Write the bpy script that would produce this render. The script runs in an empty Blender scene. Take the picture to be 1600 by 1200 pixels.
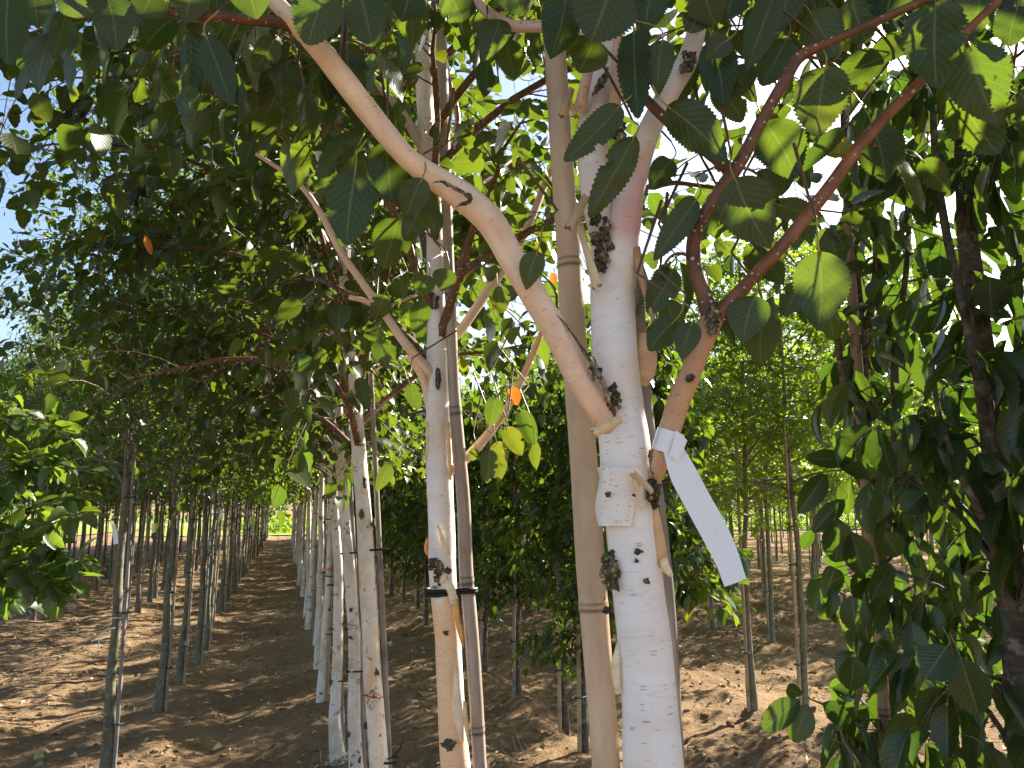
import bpy, math, random
import numpy as np
from mathutils import Vector, Matrix

# ------------------------------------------------------------------ camera, sky, sun, exposure
S = bpy.context.scene
COL = S.collection
F_PX = 1200.0
PITCH = math.atan(190 / 1200.0)
YAW = math.atan(355 * math.cos(PITCH) / 1200)
CAM_H = 1.75
cd = bpy.data.cameras.new('camera'); cam = bpy.data.objects.new('camera', cd); COL.objects.link(cam)
cam.location = (0, 0, CAM_H); cam.rotation_euler = (math.pi / 2 + PITCH, 0, -YAW)
cd.sensor_width = 36; cd.lens = 27; cd.clip_start = 0.05; cd.clip_end = 2000
S.camera = cam
SUN_AZ = math.radians(62)      # clockwise from +Y
SUN_EL = math.radians(34)
W = bpy.data.worlds.new('World'); S.world = W; W.use_nodes = True
wn = W.node_tree; wn.nodes.clear()
sky = wn.nodes.new('ShaderNodeTexSky'); sky.sky_type = 'NISHITA'; sky.sun_disc = False
sky.sun_elevation = SUN_EL; sky.sun_rotation = SUN_AZ; sky.air_density = 1.0; sky.dust_density = 1.5; sky.ozone_density = 1.0
bg = wn.nodes.new('ShaderNodeBackground'); bg.inputs[1].default_value = 0.07
wo = wn.nodes.new('ShaderNodeOutputWorld')
wn.links.new(sky.outputs[0], bg.inputs[0]); wn.links.new(bg.outputs[0], wo.inputs[0])
ld = bpy.data.lights.new('sun', 'SUN'); ld.energy = 5.0; ld.angle = math.radians(0.5); ld.color = (1, 0.94, 0.83)
lo = bpy.data.objects.new('sun', ld); COL.objects.link(lo)
sd = Vector((math.sin(SUN_AZ) * math.cos(SUN_EL), math.cos(SUN_AZ) * math.cos(SUN_EL), math.sin(SUN_EL)))
lo.rotation_euler = sd.to_track_quat('Z', 'Y').to_euler(); lo.location = sd * 20 + Vector((0, 5, 5))
S.view_settings.view_transform = 'Standard'; S.view_settings.look = 'None'
S.view_settings.exposure = 1.92; S.view_settings.gamma = 1
S.cycles.max_bounces = 7; S.cycles.diffuse_bounces = 4; S.cycles.glossy_bounces = 2; S.cycles.transmission_bounces = 5
S.cycles.use_denoising = True
S.cycles.sample_clamp_indirect = 6

# ------------------------------------------------------------------ measuring helpers
Fv = np.array([math.sin(YAW) * math.cos(PITCH), math.cos(YAW) * math.cos(PITCH), math.sin(PITCH)])
Rv = np.array([math.cos(YAW), -math.sin(YAW), 0.0]); Uv = np.cross(Rv, Fv)
Hv = np.array([math.sin(YAW), math.cos(YAW), 0.0]); CAMP = np.array([0, 0, CAM_H])
def P(px, py, hd):
    """point seen in direction px,py of the photograph at horizontal distance hd (metres)"""
    d = Fv + Rv * (px - 800) / F_PX + Uv * (600 - py) / F_PX
    return CAMP + d * (hd / d.dot(Hv))
def DEP(p): return float((np.asarray(p) - CAMP).dot(Fv))
def RW(px, py, hd, w): return 0.5 * w * DEP(P(px, py, hd)) / F_PX
def ZP(px, py, z):
    d = Fv + Rv * (px - 800) / F_PX + Uv * (600 - py) / F_PX
    return CAMP + d * ((z - CAM_H) / d[2])
def PX(p):
    q = np.asarray(p) - CAMP; t = q.dot(Fv)
    return 800 + F_PX * q.dot(Rv) / t, 600 - F_PX * q.dot(Uv) / t, t

# ------------------------------------------------------------------ mesh collecting
class MB:
    def __init__(s): s.v = []; s.f4 = []; s.f3 = []; s.uv = []; s.c = []; s.n = 0
    def add(s, v, f4=None, f3=None, uv=None, col=None):
        v = np.asarray(v, float); k = len(v)
        s.v.append(v)
        s.uv.append(np.zeros((k, 3)) if uv is None else np.asarray(uv, float))
        if col is None: col = np.ones((k, 3))
        col = np.asarray(col, float)
        if col.ndim == 1: col = np.tile(col, (k, 1))
        s.c.append(col)
        if f4 is not None and len(f4): s.f4.append(np.asarray(f4, int) + s.n)
        if f3 is not None and len(f3): s.f3.append(np.asarray(f3, int) + s.n)
        s.n += k
    def mesh(s, name, mat, origin=(0, 0, 0), smooth=True):
        me = bpy.data.meshes.new(name)
        v = np.concatenate(s.v) - np.asarray(origin, float)
        f4 = np.concatenate(s.f4) if s.f4 else np.zeros((0, 4), int)
        f3 = np.concatenate(s.f3) if s.f3 else np.zeros((0, 3), int)
        me.vertices.add(len(v)); me.vertices.foreach_set('co', v.astype(np.float32).ravel())
        loops = np.concatenate([f4.ravel(), f3.ravel()]).astype(np.int32)
        me.loops.add(len(loops)); me.loops.foreach_set('vertex_index', loops)
        tot = np.concatenate([np.full(len(f4), 4), np.full(len(f3), 3)]).astype(np.int32)
        st = np.concatenate([[0], np.cumsum(tot)[:-1]]).astype(np.int32)
        me.polygons.add(len(tot)); me.polygons.foreach_set('loop_start', st); me.polygons.foreach_set('loop_total', tot)
        me.polygons.foreach_set('use_smooth', np.full(len(tot), smooth))
        me.update(calc_edges=True)
        a = me.attributes.new('muv', 'FLOAT_VECTOR', 'POINT'); a.data.foreach_set('vector', np.concatenate(s.uv).astype(np.float32).ravel())
        c = np.concatenate(s.c); c = np.concatenate([c, np.ones((len(c), 1))], 1)
        a = me.attributes.new('Col', 'FLOAT_COLOR', 'POINT'); a.data.foreach_set('color', c.astype(np.float32).ravel())
        me.validate(); me.materials.append(mat)
        return me

def obj(name, mesh, parent=None, loc=(0, 0, 0)):
    o = bpy.data.objects.new(name, mesh); COL.objects.link(o); o.location = loc
    if parent is not None: o.parent = parent
    return o
def tag(o, label=None, cat=None, group=None, kind=None):
    if label: o['label'] = label
    if cat: o['category'] = cat
    if group: o['group'] = group
    if kind: o['kind'] = kind
    return o
def thing(name, loc, label, cat, group=None):
    o = bpy.data.objects.new(name, None); COL.objects.link(o); o.location = tuple(loc); o.empty_display_size = .1
    return tag(o, label, cat, group)

def catmull(pts, n):
    """smooth resample of rows (any columns) to n samples, by chord length"""
    p = np.asarray(pts, float); m = len(p)
    if m < 3:
        t = np.linspace(0, 1, n)[:, None]; return p[0] * (1 - t) + p[-1] * t
    d = np.concatenate([[0], np.cumsum(np.linalg.norm(np.diff(p[:, :3], axis=0), axis=1) + 1e-9)])
    s = np.linspace(0, d[-1], n); tg = np.gradient(p, d, axis=0)
    i = np.clip(np.searchsorted(d, s, 'right') - 1, 0, m - 2); h = (d[i + 1] - d[i])[:, None]; t = ((s - d[i])[:, None]) / h
    return ((2 * t**3 - 3 * t**2 + 1) * p[i] + (t**3 - 2 * t**2 + t) * h * tg[i] + (-2 * t**3 + 3 * t**2) * p[i + 1] + (t**3 - t**2) * h * tg[i + 1])

def frames(p):
    t = np.gradient(p, axis=0); t /= np.linalg.norm(t, axis=1)[:, None] + 1e-12
    a = np.array([0, 1.0, 0]) if abs(t[0][1]) < .9 else np.array([1.0, 0, 0])
    u = np.cross(t[0], a); u /= np.linalg.norm(u); U = [u]
    for k in range(1, len(p)):
        u = U[-1] - t[k] * U[-1].dot(t[k]); u /= np.linalg.norm(u) + 1e-12; U.append(u)
    U = np.array(U); return t, U, np.cross(t, U)

def tube(mb, pts, rad, n=6, col=None, lump=0., lf=6., cap=True, seed=0, v0=None):
    """tapering tube; muv = (metres round, metres along, random)"""
    p = np.asarray(pts, float); m = len(p); rad = np.broadcast_to(np.asarray(rad, float), (m,))
    t, U, V = frames(p)
    L = np.concatenate([[0], np.cumsum(np.linalg.norm(np.diff(p, axis=0), axis=1))]) + (seed * .37 if v0 is None else v0)
    a = np.linspace(0, 2 * math.pi, n + 1); ca, sa = np.cos(a), np.sin(a)
    rr = rad[:, None] * np.ones((1, n + 1))
    if lump:
        q = np.zeros_like(rr)
        for k, (fa, fl, ph) in enumerate([(2, 1.0, .3), (3, 2.1, 1.7), (1, 3.7, 4.1), (5, 5.3, 2.2), (4, 9.1, .9)]):
            q += np.sin(fa * a[None] + ph + seed + 1.3 * np.sin(L[:, None] * fl * lf * .7)) * np.sin(L[:, None] * fl * lf + ph * 3 + seed) / (1 + .5 * k)
        rr = rr * (1 + lump * q * .5)
    ring = p[:, None, :] + rr[:, :, None] * (ca[None, :, None] * U[:, None, :] + sa[None, :, None] * V[:, None, :])
    v = ring.reshape(-1, 3)
    i = np.arange(m - 1)[:, None] * (n + 1) + np.arange(n)[None]
    f = np.stack([i, i + 1, i + n + 2, i + n + 1], -1).reshape(-1, 4)
    ru = max(rad.mean(), 1e-4)
    uv = np.stack([np.broadcast_to(a[None] * ru, (m, n + 1)), np.broadcast_to(L[:, None], (m, n + 1)), np.full((m, n + 1), (seed * .618) % 1)], -1).reshape(-1, 3)
    c = None
    if col is not None:
        if callable(col): c = col(np.broadcast_to(L[:, None], (m, n + 1)), np.broadcast_to(a[None], (m, n + 1)), ring).reshape(-1, 3)
        else:
            c = np.asarray(col, float)
            if c.ndim == 2: c = np.repeat(c, n + 1, axis=0)
    mb.add(v, f, None, uv, c)
    if cap:
        for e, k in ((0, 0), (m - 1, 1)):
            vv = np.concatenate([ring[e, :-1], p[e][None]]); j = np.arange(n)
            ff = np.stack([j, (j + 1) % n, np.full(n, n)], -1)
            if k == 0: ff = ff[:, ::-1]
            cc = None if c is None else (c if c.ndim == 1 else np.tile(c.reshape(m, n + 1, 3)[e].mean(0), (n + 1, 1)))
            mb.add(vv, None, ff, np.tile([0.003, L[e], .5], (n + 1, 1)), cc)

def blob(mb, c, r, seed=0, col=None, amp=.35, sub=10, axes=None):
    """rough lump (knot, clod, fruit): r = three radii"""
    rg = np.random.RandomState(seed); k1 = rg.normal(size=(5, 3)) * 2.4; ph = rg.rand(5) * 6
    th = np.linspace(0, math.pi, sub // 2 + 2)[:, None]; fi = np.linspace(0, 2 * math.pi, sub + 1)[None]
    d = np.stack([np.sin(th) * np.cos(fi), np.sin(th) * np.sin(fi), np.cos(th) + 0 * fi], -1)
    q = sum(np.sin(d @ k1[i] * (1 + .6 * i) + ph[i]) / (1 + .4 * i) for i in range(5))
    w = d * (1 + amp * .4 * q[..., None]) * np.asarray(r, float)
    if axes is not None: w = w @ np.asarray(axes)
    v = (w + np.asarray(c)).reshape(-1, 3); m, n = d.shape[:2]
    i = np.arange(m - 1)[:, None] * n + np.arange(n - 1)[None]
    f = np.stack([i, i + n, i + n + 1, i + 1], -1).reshape(-1, 4)
    mb.add(v, f, None, np.concatenate([d.reshape(-1, 3)[:, :2] * .02, np.full((len(v), 1), rg.rand())], 1), col)

# ------------------------------------------------------------------ materials
def NT(name):
    m = bpy.data.materials.new(name); m.use_nodes = True; nt = m.node_tree; nt.nodes.clear()
    o = nt.nodes.new('ShaderNodeOutputMaterial')
    def N(t, **k):
        n = nt.nodes.new(t)
        for a, b in k.items(): setattr(n, a, b)
        return n
    def val(sock, v):
        if isinstance(v, bpy.types.NodeSocket): nt.links.new(v, sock)
        elif isinstance(v, tuple) and len(v) == 3 and sock.type == 'RGBA': sock.default_value = (*v, 1)
        else: sock.default_value = v
    class G: pass
    g = G(); g.m, g.nt, g.N, g.out, g.val = m, nt, N, o, val
    def math_(op, a, b=0., c=0.):
        n = N('ShaderNodeMath', operation=op); val(n.inputs[0], a); val(n.inputs[1], b); val(n.inputs[2], c); return n.outputs[0]
    def mix(f, a, b, bt='MIX'):
        n = N('ShaderNodeMix', data_type='RGBA', blend_type=bt); val(n.inputs[0], f); val(n.inputs[6], a); val(n.inputs[7], b); return n.outputs[2]
    def ramp(f, stops):
        n = N('ShaderNodeValToRGB'); e = n.color_ramp.elements
        while len(e) < len(stops): e.new(.5)
        for k, (p, c) in enumerate(stops): e[k].position = p; e[k].color = (*c, 1) if isinstance(c, tuple) else (c, c, c, 1)
        val(n.inputs[0], f); return n.outputs[0]
    def noise(vec, sc, det=4, rough=.55, dist=0.):
        n = N('ShaderNodeTexNoise'); val(n.inputs['Vector'], vec); n.inputs['Scale'].default_value = sc
        n.inputs['Detail'].default_value = det; n.inputs['Roughness'].default_value = rough; n.inputs['Distortion'].default_value = dist; return n.outputs[0]
    def mul(vec, v3):
        n = N('ShaderNodeVectorMath', operation='MULTIPLY'); val(n.inputs[0], vec); n.inputs[1].default_value = v3; return n.outputs[0]
    def attr(nm, o_='Vector'): n = N('ShaderNodeAttribute', attribute_name=nm); return n.outputs[o_]
    def bsdf(col, rough=.6, spec=.3, bump=None, bs=.3, bd=.002, **k):
        n = N('ShaderNodeBsdfPrincipled'); val(n.inputs['Base Color'], col); val(n.inputs['Roughness'], rough); n.inputs['Specular IOR Level'].default_value = spec
        if bump is not None:
            b = N('ShaderNodeBump'); val(b.inputs['Height'], bump); b.inputs['Strength'].default_value = bs; b.inputs['Distance'].default_value = bd
            nt.links.new(b.outputs[0], n.inputs['Normal']); g.bumpn = b.outputs[0]
        return n.outputs[0]
    def fin(s): nt.links.new(s, o.inputs[0]); return m
    g.math, g.mix, g.ramp, g.noise, g.mul, g.attr, g.bsdf, g.fin = math_, mix, ramp, noise, mul, attr, bsdf, fin
    return g

def birch_bark_mat(dirt=0.):
    g = NT('white_birch_bark' if not dirt else 'weathered_birch_bark'); uv = g.attr('muv'); col = g.attr('Col', 'Color')
    n1 = g.noise(g.mul(uv, (14, 30, 3)), 1, 4)
    base = g.ramp(n1, [(.3, (.82, .77, .73)), (.5, (.87, .84, .82)), (.7, (.90, .885, .88))])
    n2 = g.noise(g.mul(uv, (3, 9, 1)), 1, 5, .6)
    base = g.mix(g.ramp(n2, [(.50, 0.), (.64, .45)]), base, (.86, .72, .56))
    base = g.mix(1., base, col, 'MULTIPLY')
    # lenticels: short sideways dashes
    sc = g.mul(uv, (115, 330, 9))
    vo = g.N('ShaderNodeTexVoronoi'); g.val(vo.inputs['Vector'], sc); vo.inputs['Scale'].default_value = 1.; vo.inputs['Randomness'].default_value = 1
    sep = g.N('ShaderNodeSeparateColor'); g.val(sep.inputs[0], vo.outputs['Color'])
    thr = g.math('MULTIPLY_ADD', sep.outputs[0], .50, -.12)
    len_ = g.math('SUBTRACT', thr, vo.outputs['Distance'])
    lm = g.ramp(len_, [(.0, 0.), (.06, 1.)])
    lm = g.math('MULTIPLY', lm, g.math('MULTIPLY_ADD', sep.outputs[1], .5, .45)); lm = g.math('MULTIPLY', lm, g.ramp(g.noise(g.mul(uv, (10, 12, 2)), 1, 3, .6), [(.38, .12), (.58, 1.)]))
    base = g.mix(lm, base, g.mix(1., (.50, .33, .23), col, 'MULTIPLY'))
    pl = g.noise(g.mul(uv, (7, 22, 2)), 1, 2, .5, .6); pl = g.math('ABSOLUTE', g.math('SUBTRACT', pl, .52)); pline = g.ramp(pl, [(.0, 1.), (.006, 0.)])
    base = g.mix(g.math('MULTIPLY', pline, .22), base, (.50, .38, .30))
    if dirt:
        base = g.mix(1., base, (.86, .83, .77), 'MULTIPLY')
        oi = g.N('ShaderNodeObjectInfo'); rr = g.math('MULTIPLY', oi.outputs['Random'], 30.)
        vv = g.N('ShaderNodeVectorMath', operation='ADD'); g.val(vv.inputs[0], uv); g.val(vv.inputs[1], g.N('ShaderNodeCombineXYZ').outputs[0]); g.nt.links.new(rr, vv.inputs[1].links[0].from_node.inputs[1])
        w2 = vv.outputs[0]
        base = g.mix(g.ramp(g.noise(g.mul(w2, (9, 4, 2)), 1, 6, .7), [(.44, 0.), (.62, .75)]), base, (.48, .41, .32))
        base = g.mix(g.ramp(g.noise(g.mul(w2, (16, 7, 2)), 1, 5, .75), [(.58, 0.), (.63, .9)]), base, (.72, .44, .24))
        base = g.mix(g.ramp(g.noise(g.mul(w2, (22, 17, 2)), 1, 4, .7), [(.60, 0.), (.65, .9)]), base, (.13, .11, .085))
    # dark flecks
    fl = g.ramp(g.noise(g.mul(uv, (60, 110, 4)), 1, 3, .7), [(.70, 0.), (.76, .8)])
    base = g.mix(fl, base, (.16, .13, .11))
    pe = g.noise(g.mul(uv, (9, 160, 3)), 1, 3, .6)
    h = g.math('ADD', g.math('MULTIPLY_ADD', pline, -.9, g.math('MULTIPLY', lm, .6)), g.math('ADD', g.math('MULTIPLY', pe, .12), g.math('MULTIPLY', n1, .5)))
    return g.fin(g.bsdf(base, .55, .3, h, .35, .0012))
def twig_bark_mat():
    g = NT('red_brown_twig_bark'); uv = g.attr('muv'); col = g.attr('Col', 'Color')
    b = g.ramp(g.noise(g.mul(uv, (60, 40, 3)), 1, 4), [(.3, (.080, .036, .017)), (.7, (.185, .090, .046))])
    vo = g.N('ShaderNodeTexVoronoi'); g.val(vo.inputs['Vector'], g.mul(uv, (170, 150, 9))); vo.inputs['Scale'].default_value = 1.
    sep = g.N('ShaderNodeSeparateColor'); g.val(sep.inputs[0], vo.outputs['Color'])
    lm = g.ramp(g.math('SUBTRACT', g.math('MULTIPLY', sep.outputs[0], .33), vo.outputs['Distance']), [(.0, 0.), (.05, .9)])
    b = g.mix(1., b, col, 'MULTIPLY'); b = g.mix(lm, b, (.62, .50, .40))
    return g.fin(g.bsdf(b, .45, .4, g.math('ADD', lm, g.noise(g.mul(uv, (120, 60, 3)), 1, 3)), .4, .001))
def wood_mat(name, c1, c2, su=90, sv=4, rough=.7, lich=None, spec=.2, bs=.5, bd=.003):
    g = NT(name); uv = g.attr('muv'); col = g.attr('Col', 'Color')
    n = g.noise(g.mul(uv, (su, sv, 5)), 1, 5, .6)
    b = g.ramp(n, [(.3, c1), (.7, c2)])
    b = g.mix(g.ramp(g.noise(g.mul(uv, (14, 5, 7)), 1, 5, .65), [(.42, 0.), (.68, .55)]), b, tuple(x * .6 for x in c1))
    if lich: b = g.mix(g.ramp(g.noise(g.mul(uv, (28, 22, 7)), 1, 5, .7), [(.54, 0.), (.62, .7)]), b, lich)
    b = g.mix(1., b, col, 'MULTIPLY')
    return g.fin(g.bsdf(b, rough, spec, n, bs, bd))
def leaf_mat(name, dark, mid, lite, under, trans, yellow=(.35, .33, .03), veins=1, rough=.42, tf=.42, spec=.45):
    g = NT(name); uv = g.attr('muv')
    s = g.N('ShaderNodeSeparateXYZ'); g.val(s.inputs[0], uv); u, v, r = s.outputs
    top = g.ramp(r, [(.0, dark), (.55, mid), (.93, lite), (.985, lite), (.99, yellow)])
    und = g.mix(g.ramp(r, [(.1, 0.), (.9, .5)]), under, lite)
    geo = g.N('ShaderNodeNewGeometry')
    base = g.mix(geo.outputs['Backfacing'], top, und)
    tr = g.mix(g.ramp(r, [(.1, 0.), (.95, .55), (1., 1.)]), trans, tuple(min(1, x * k) for x, k in zip(trans, (1.9, 1.25, .9))))
    bump = None
    if veins:
        au = g.math('ABSOLUTE', u)
        mid_ = g.ramp(au, [(.02, 1.), (.07, 0.)])
        sv = g.math('FRACT', g.math('MULTIPLY', g.math('SUBTRACT', v, g.math('MULTIPLY', au, .32)), 9.))
        sv = g.math('ABSOLUTE', g.math('SUBTRACT', sv, .5))
        side = g.ramp(sv, [(.015, .75), (.075, 0.)])
        vm = g.math('MAXIMUM', mid_, side)
        base = g.mix(g.math('MULTIPLY', vm, .42), base, (.30, .34, .13))
        tr = g.mix(g.math('MULTIPLY', vm, .4), tr, (.22, .30, .05))
        nn = g.noise(g.mul(uv, (6, 8, 40)), 1, 3)
        base = g.mix(g.ramp(nn, [(.45, 0.), (.75, .35)]), base, tuple(x * 1.7 for x in mid))
        sp = g.ramp(g.noise(g.mul(uv, (5, 9, 90)), 1, 2, .5), [(.69, 0.), (.72, .8)])
        base = g.mix(sp, base, (.11, .07, .03)); tr = g.mix(sp, tr, (.05, .03, .01))
        bump = g.math('ADD', g.math('MULTIPLY', sv, 1.2), g.math('MULTIPLY', nn, .6))
    a = g.bsdf(base, rough, spec, bump, .35, .001) if bump is not None else g.bsdf(base, rough, spec)
    t = g.N('ShaderNodeBsdfTranslucent'); g.val(t.inputs[0], tr)
    m = g.N('ShaderNodeMixShader'); m.inputs[0].default_value = tf
    g.nt.links.new(a, m.inputs[1]); g.nt.links.new(t.outputs[0], m.inputs[2])
    return g.fin(m.outputs[0])
def plain(name, c, rough=.6, spec=.3, var=.15, sc=30):
    g = NT(name); t = g.N('ShaderNodeTexCoord'); n = g.noise(t.outputs['Object'], sc, 4)
    b = g.mix(g.ramp(n, [(.35, 0.), (.7, 1.)]), tuple(x * (1 - var) for x in c), tuple(min(1, x * (1 + var)) for x in c))
    b = g.mix(1., b, g.attr('Col', 'Color'), 'MULTIPLY')
    return g.fin(g.bsdf(b, rough, spec, n, .15, .001))
def soil_mat():
    g = NT('dry_sandy_soil'); t = g.N('ShaderNodeTexCoord').outputs['Object']
    n1 = g.noise(t, .7, 5, .6); n2 = g.noise(t, 9, 8, .65); n3 = g.noise(t, 60, 5, .7)
    b = g.ramp(n1, [(.35, (.245, .158, .086)), (.65, (.355, .235, .130))])
    b = g.mix(g.ramp(n2, [(.3, .55), (.55, 0.)]), b, (.15, .095, .058))
    b = g.mix(g.ramp(n3, [(.60, 0.), (.72, .5)]), b, (.44, .32, .21))
    n4 = g.noise(t, 26, 6, .7)
    b = g.mix(g.ramp(n4, [(.35, .6), (.5, 0.)]), b, (.15, .095, .058))
    h = g.math('ADD', g.math('MULTIPLY', n2, .9), g.math('ADD', g.math('MULTIPLY', n4, .8), g.math('MULTIPLY', n3, .35)))
    return g.fin(g.bsdf(b, .95, .05, h, 1., .045))

M_BIRCH = birch_bark_mat(); M_BIRCHROW = birch_bark_mat(1.); M_TWIG = twig_bark_mat()
M_BAMBOO = wood_mat('bamboo_cane', (.56, .40, .26), (.80, .60, .41), 30, 5, .42, spec=.35, bs=.12, bd=.001)
M_STAKE = wood_mat('weathered_cane', (.26, .20, .14), (.46, .37, .27), 110, 5, .6)
M_GREY = wood_mat('grey_weathered_stake', (.22, .19, .165), (.36, .32, .28), 130, 5, .75)
M_PALE = wood_mat('pale_cane', (.34, .26, .165), (.52, .41, .27), 90, 4, .5)
M_FRUITB = wood_mat('grey_green_fruit_bark', (.11, .10, .068), (.22, .205, .145), 40, 14, .85, lich=(.25, .26, .19), bs=.8)
M_CHERRYB = wood_mat('cracked_cherry_bark', (.06, .05, .04), (.19, .165, .135), 26, 70, .85, lich=(.30, .29, .24), bs=.9, bd=.005)
M_GUMB = wood_mat('smooth_olive_bark', (.14, .135, .09), (.25, .24, .165), 30, 18, .75, lich=(.28, .29, .2))
M_CURL = wood_mat('peeling_bark_underside', (.62, .43, .25), (.80, .62, .40), 20, 60, .7, bs=.3)
M_CRACK = wood_mat('rough_dark_bark', (.035, .03, .025), (.20, .175, .13), 120, 120, .95, lich=(.42, .38, .30), bs=1., bd=.004)
M_LEAF_B = leaf_mat('birch_leaf', (.010, .024, .020), (.015, .036, .021), (.045, .070, .018), (.050, .062, .022), (.12, .205, .010), tf=.40, rough=.36)
M_LEAF_BF = leaf_mat('birch_leaf_small', (.010, .024, .014), (.016, .036, .015), (.060, .090, .020), (.045, .060, .020), (.19, .33, .014), veins=0, tf=.42, rough=.32)
M_LEAF_F = leaf_mat('fruit_tree_leaf', (.009, .024, .010), (.015, .036, .012), (.048, .085, .018), (.036, .056, .022), (.18, .32, .016), veins=0, rough=.27, tf=.38, spec=.6)
M_LEAF_FN = leaf_mat('fruit_tree_leaf_large', (.018, .046, .015), (.028, .070, .018), (.07, .12, .025), (.05, .085, .03), (.18, .32, .02), rough=.33)
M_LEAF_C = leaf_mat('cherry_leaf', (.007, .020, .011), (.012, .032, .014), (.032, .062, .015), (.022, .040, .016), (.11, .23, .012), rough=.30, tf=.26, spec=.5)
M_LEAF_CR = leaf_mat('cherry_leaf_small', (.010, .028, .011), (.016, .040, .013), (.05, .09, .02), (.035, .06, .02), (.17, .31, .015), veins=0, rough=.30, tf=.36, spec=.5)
M_LEAF_G = leaf_mat('star_leaf', (.022, .056, .012), (.034, .080, .016), (.08, .15, .025), (.05, .09, .025), (.25, .42, .018), veins=0, tf=.48)
M_TIE = plain('black_rubber_tie', (.012, .012, .012), .5, .3)
M_TAG = plain('white_plastic_label', (.84, .84, .85), .35, .4, .02, 5)
M_STRING = plain('red_string', (.45, .02, .04), .7)
M_APPLE = plain('green_apple_skin', (.22, .28, .06), .35, .5, .25, 12)
M_SOIL = soil_mat()

# ------------------------------------------------------------------ leaves
def leaf_template(n, serr=.0, kind='ovate', fold=.16, cols=2, p=(.55, .78), wave=0., bend=0., nick=0):
    """returns (V: along,side,up ; quads ; tris ; uv)"""
    if kind == 'star':
        tips = [(-155, .42), (-78, .72), (-38 * 0 - 0.0, 1.0), (78, .72), (155, .42)]
        out = []
        for k, (a, r) in enumerate(tips):
            ar = math.radians(a * .92)
            for da, q in ((-.16, .62), (0, 1), (.16, .62)): out.append((r * q * math.cos(ar + da), r * q * math.sin(ar + da)))
            if k < 4:
                am = math.radians((a + tips[k + 1][0]) / 2 * .92); out.append((.27 * math.cos(am), .27 * math.sin(am)))
        V = [(.0, 0, 0)] + [(x * .62, y * .62, -.05 * (x * x + y * y)) for x, y in out]
        V = np.array(V); V[:, 0] += .35; k = len(out)
        T = [(0, i, i + 1) for i in range(1, k)]
        return V, np.zeros((0, 4), int), np.array(T), np.stack([V[:, 1], V[:, 0]], 1)
    t = np.linspace(0, 1, n + 1)
    if kind == 'ovate': w = (t + .0) ** p[0] * (1 - t) ** p[1] * (1 + .25 * (1 - t))
    elif kind == 'lance': w = t ** .75 * (1 - t) ** .75
    w = w / w.max() * .5
    V = []; UVs = []
    js = np.linspace(-1, 1, 2 * cols + 1)
    for i in range(n + 1):
        for j in js:
            ww = w[i] * j
            if abs(j) == 1 and serr and 0 < i < n: ww *= 1 + serr * (1 if i % 2 else -1)
            fz = fold * abs(ww) * 2 * (1 - .35 * abs(j)) - .22 * t[i] ** 2 + wave * abs(j) ** 2 * math.sin(t[i] * 17 + j * 2)
            ww += bend * math.sin(t[i] * 3.14)
            if nick and j == (1 if nick > 0 else -1) and i in (abs(nick), abs(nick) + 1, abs(nick) + 2): ww *= .72
            dt = (.5 / n) * (abs(j) if abs(j) == 1 and i % 2 else 0)
            V.append((t[i] + dt * .6, ww, fz)); UVs.append((j, t[i]))
    V = np.array(V); c = 2 * cols + 1
    i = np.arange(n)[:, None] * c + np.arange(c - 1)[None]
    Q = np.stack([i, i + c, i + c + 1, i + 1], -1).reshape(-1, 4)[:, ::-1]
    return V, Q, np.zeros((0, 3), int), np.array(UVs)
def tiny_template(kind='ovate'):
    a = (.28, .30) if kind == 'ovate' else (.33, .26)
    V = np.array([(0, 0, 0), (a[0], a[1] * 1.25, .06), (.68, a[1] * .95, .03), (1, 0, -.14), (.68, -a[1] * .95, .03), (a[0], -a[1] * 1.25, .06)])
    Q = np.array([(0, 3, 2, 1), (0, 5, 4, 3)])
    return V, Q, np.zeros((0, 3), int), np.array([(0, 0), (1, .3), (1, .7), (0, 1), (-1, .7), (-1, .3)])
LT = {'hero': leaf_template(38, .05, 'ovate', .14, 2), 'hero2': leaf_template(36, .06, 'ovate', .2, 2, (.48, .66), .03, .05, 20), 'hero3': leaf_template(40, .045, 'ovate', .1, 2, (.62, .95), .02, -.05), 'hero4': leaf_template(34, .06, 'ovate', -.1, 2, (.5, .7), .035, .02, -12),
      'mid': leaf_template(8, .05, 'ovate', .2, 1), 'tiny': tiny_template(),
      'lance': leaf_template(9, .0, 'lance', .28, 1), 'lancehero': leaf_template(16, .03, 'lance', .3, 2), 'tinylance': tiny_template('lance'),
      'star': leaf_template(0, 0, 'star')}
def nrm(a): return a / (np.linalg.norm(a, axis=-1, keepdims=True) + 1e-12)
def add_leaves(mb, tpl, base, axis, normal, length, wr, rnd, curl=1.):
    V, Q, T, UV = LT[tpl]; k = len(base); nv = len(V)
    if k == 0: return
    axis = nrm(np.asarray(axis, float)); normal = np.asarray(normal, float)
    normal = nrm(normal - axis * (normal * axis).sum(-1, keepdims=True)); side = np.cross(normal, axis)
    length = np.broadcast_to(length, (k,)); wr = np.broadcast_to(wr, (k,)); curl = np.broadcast_to(curl, (k,))
    X = (np.asarray(base)[:, None] + axis[:, None] * (V[None, :, 0:1] * length[:, None, None]) + side[:, None] * (V[None, :, 1:2] * (length * wr)[:, None, None])
         + normal[:, None] * (V[None, :, 2:3] * (length * curl)[:, None, None]))
    uv = np.zeros((k, nv, 3)); uv[..., 0] = UV[None, :, 0]; uv[..., 1] = UV[None, :, 1]; uv[..., 2] = np.asarray(rnd)[:, None]
    off = (np.arange(k) * nv)[:, None, None]
    mb.add(X.reshape(-1, 3), (Q[None] + off).reshape(-1, 4) if len(Q) else None, (T[None] + off).reshape(-1, 3) if len(T) else None, uv.reshape(-1, 3))

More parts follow.
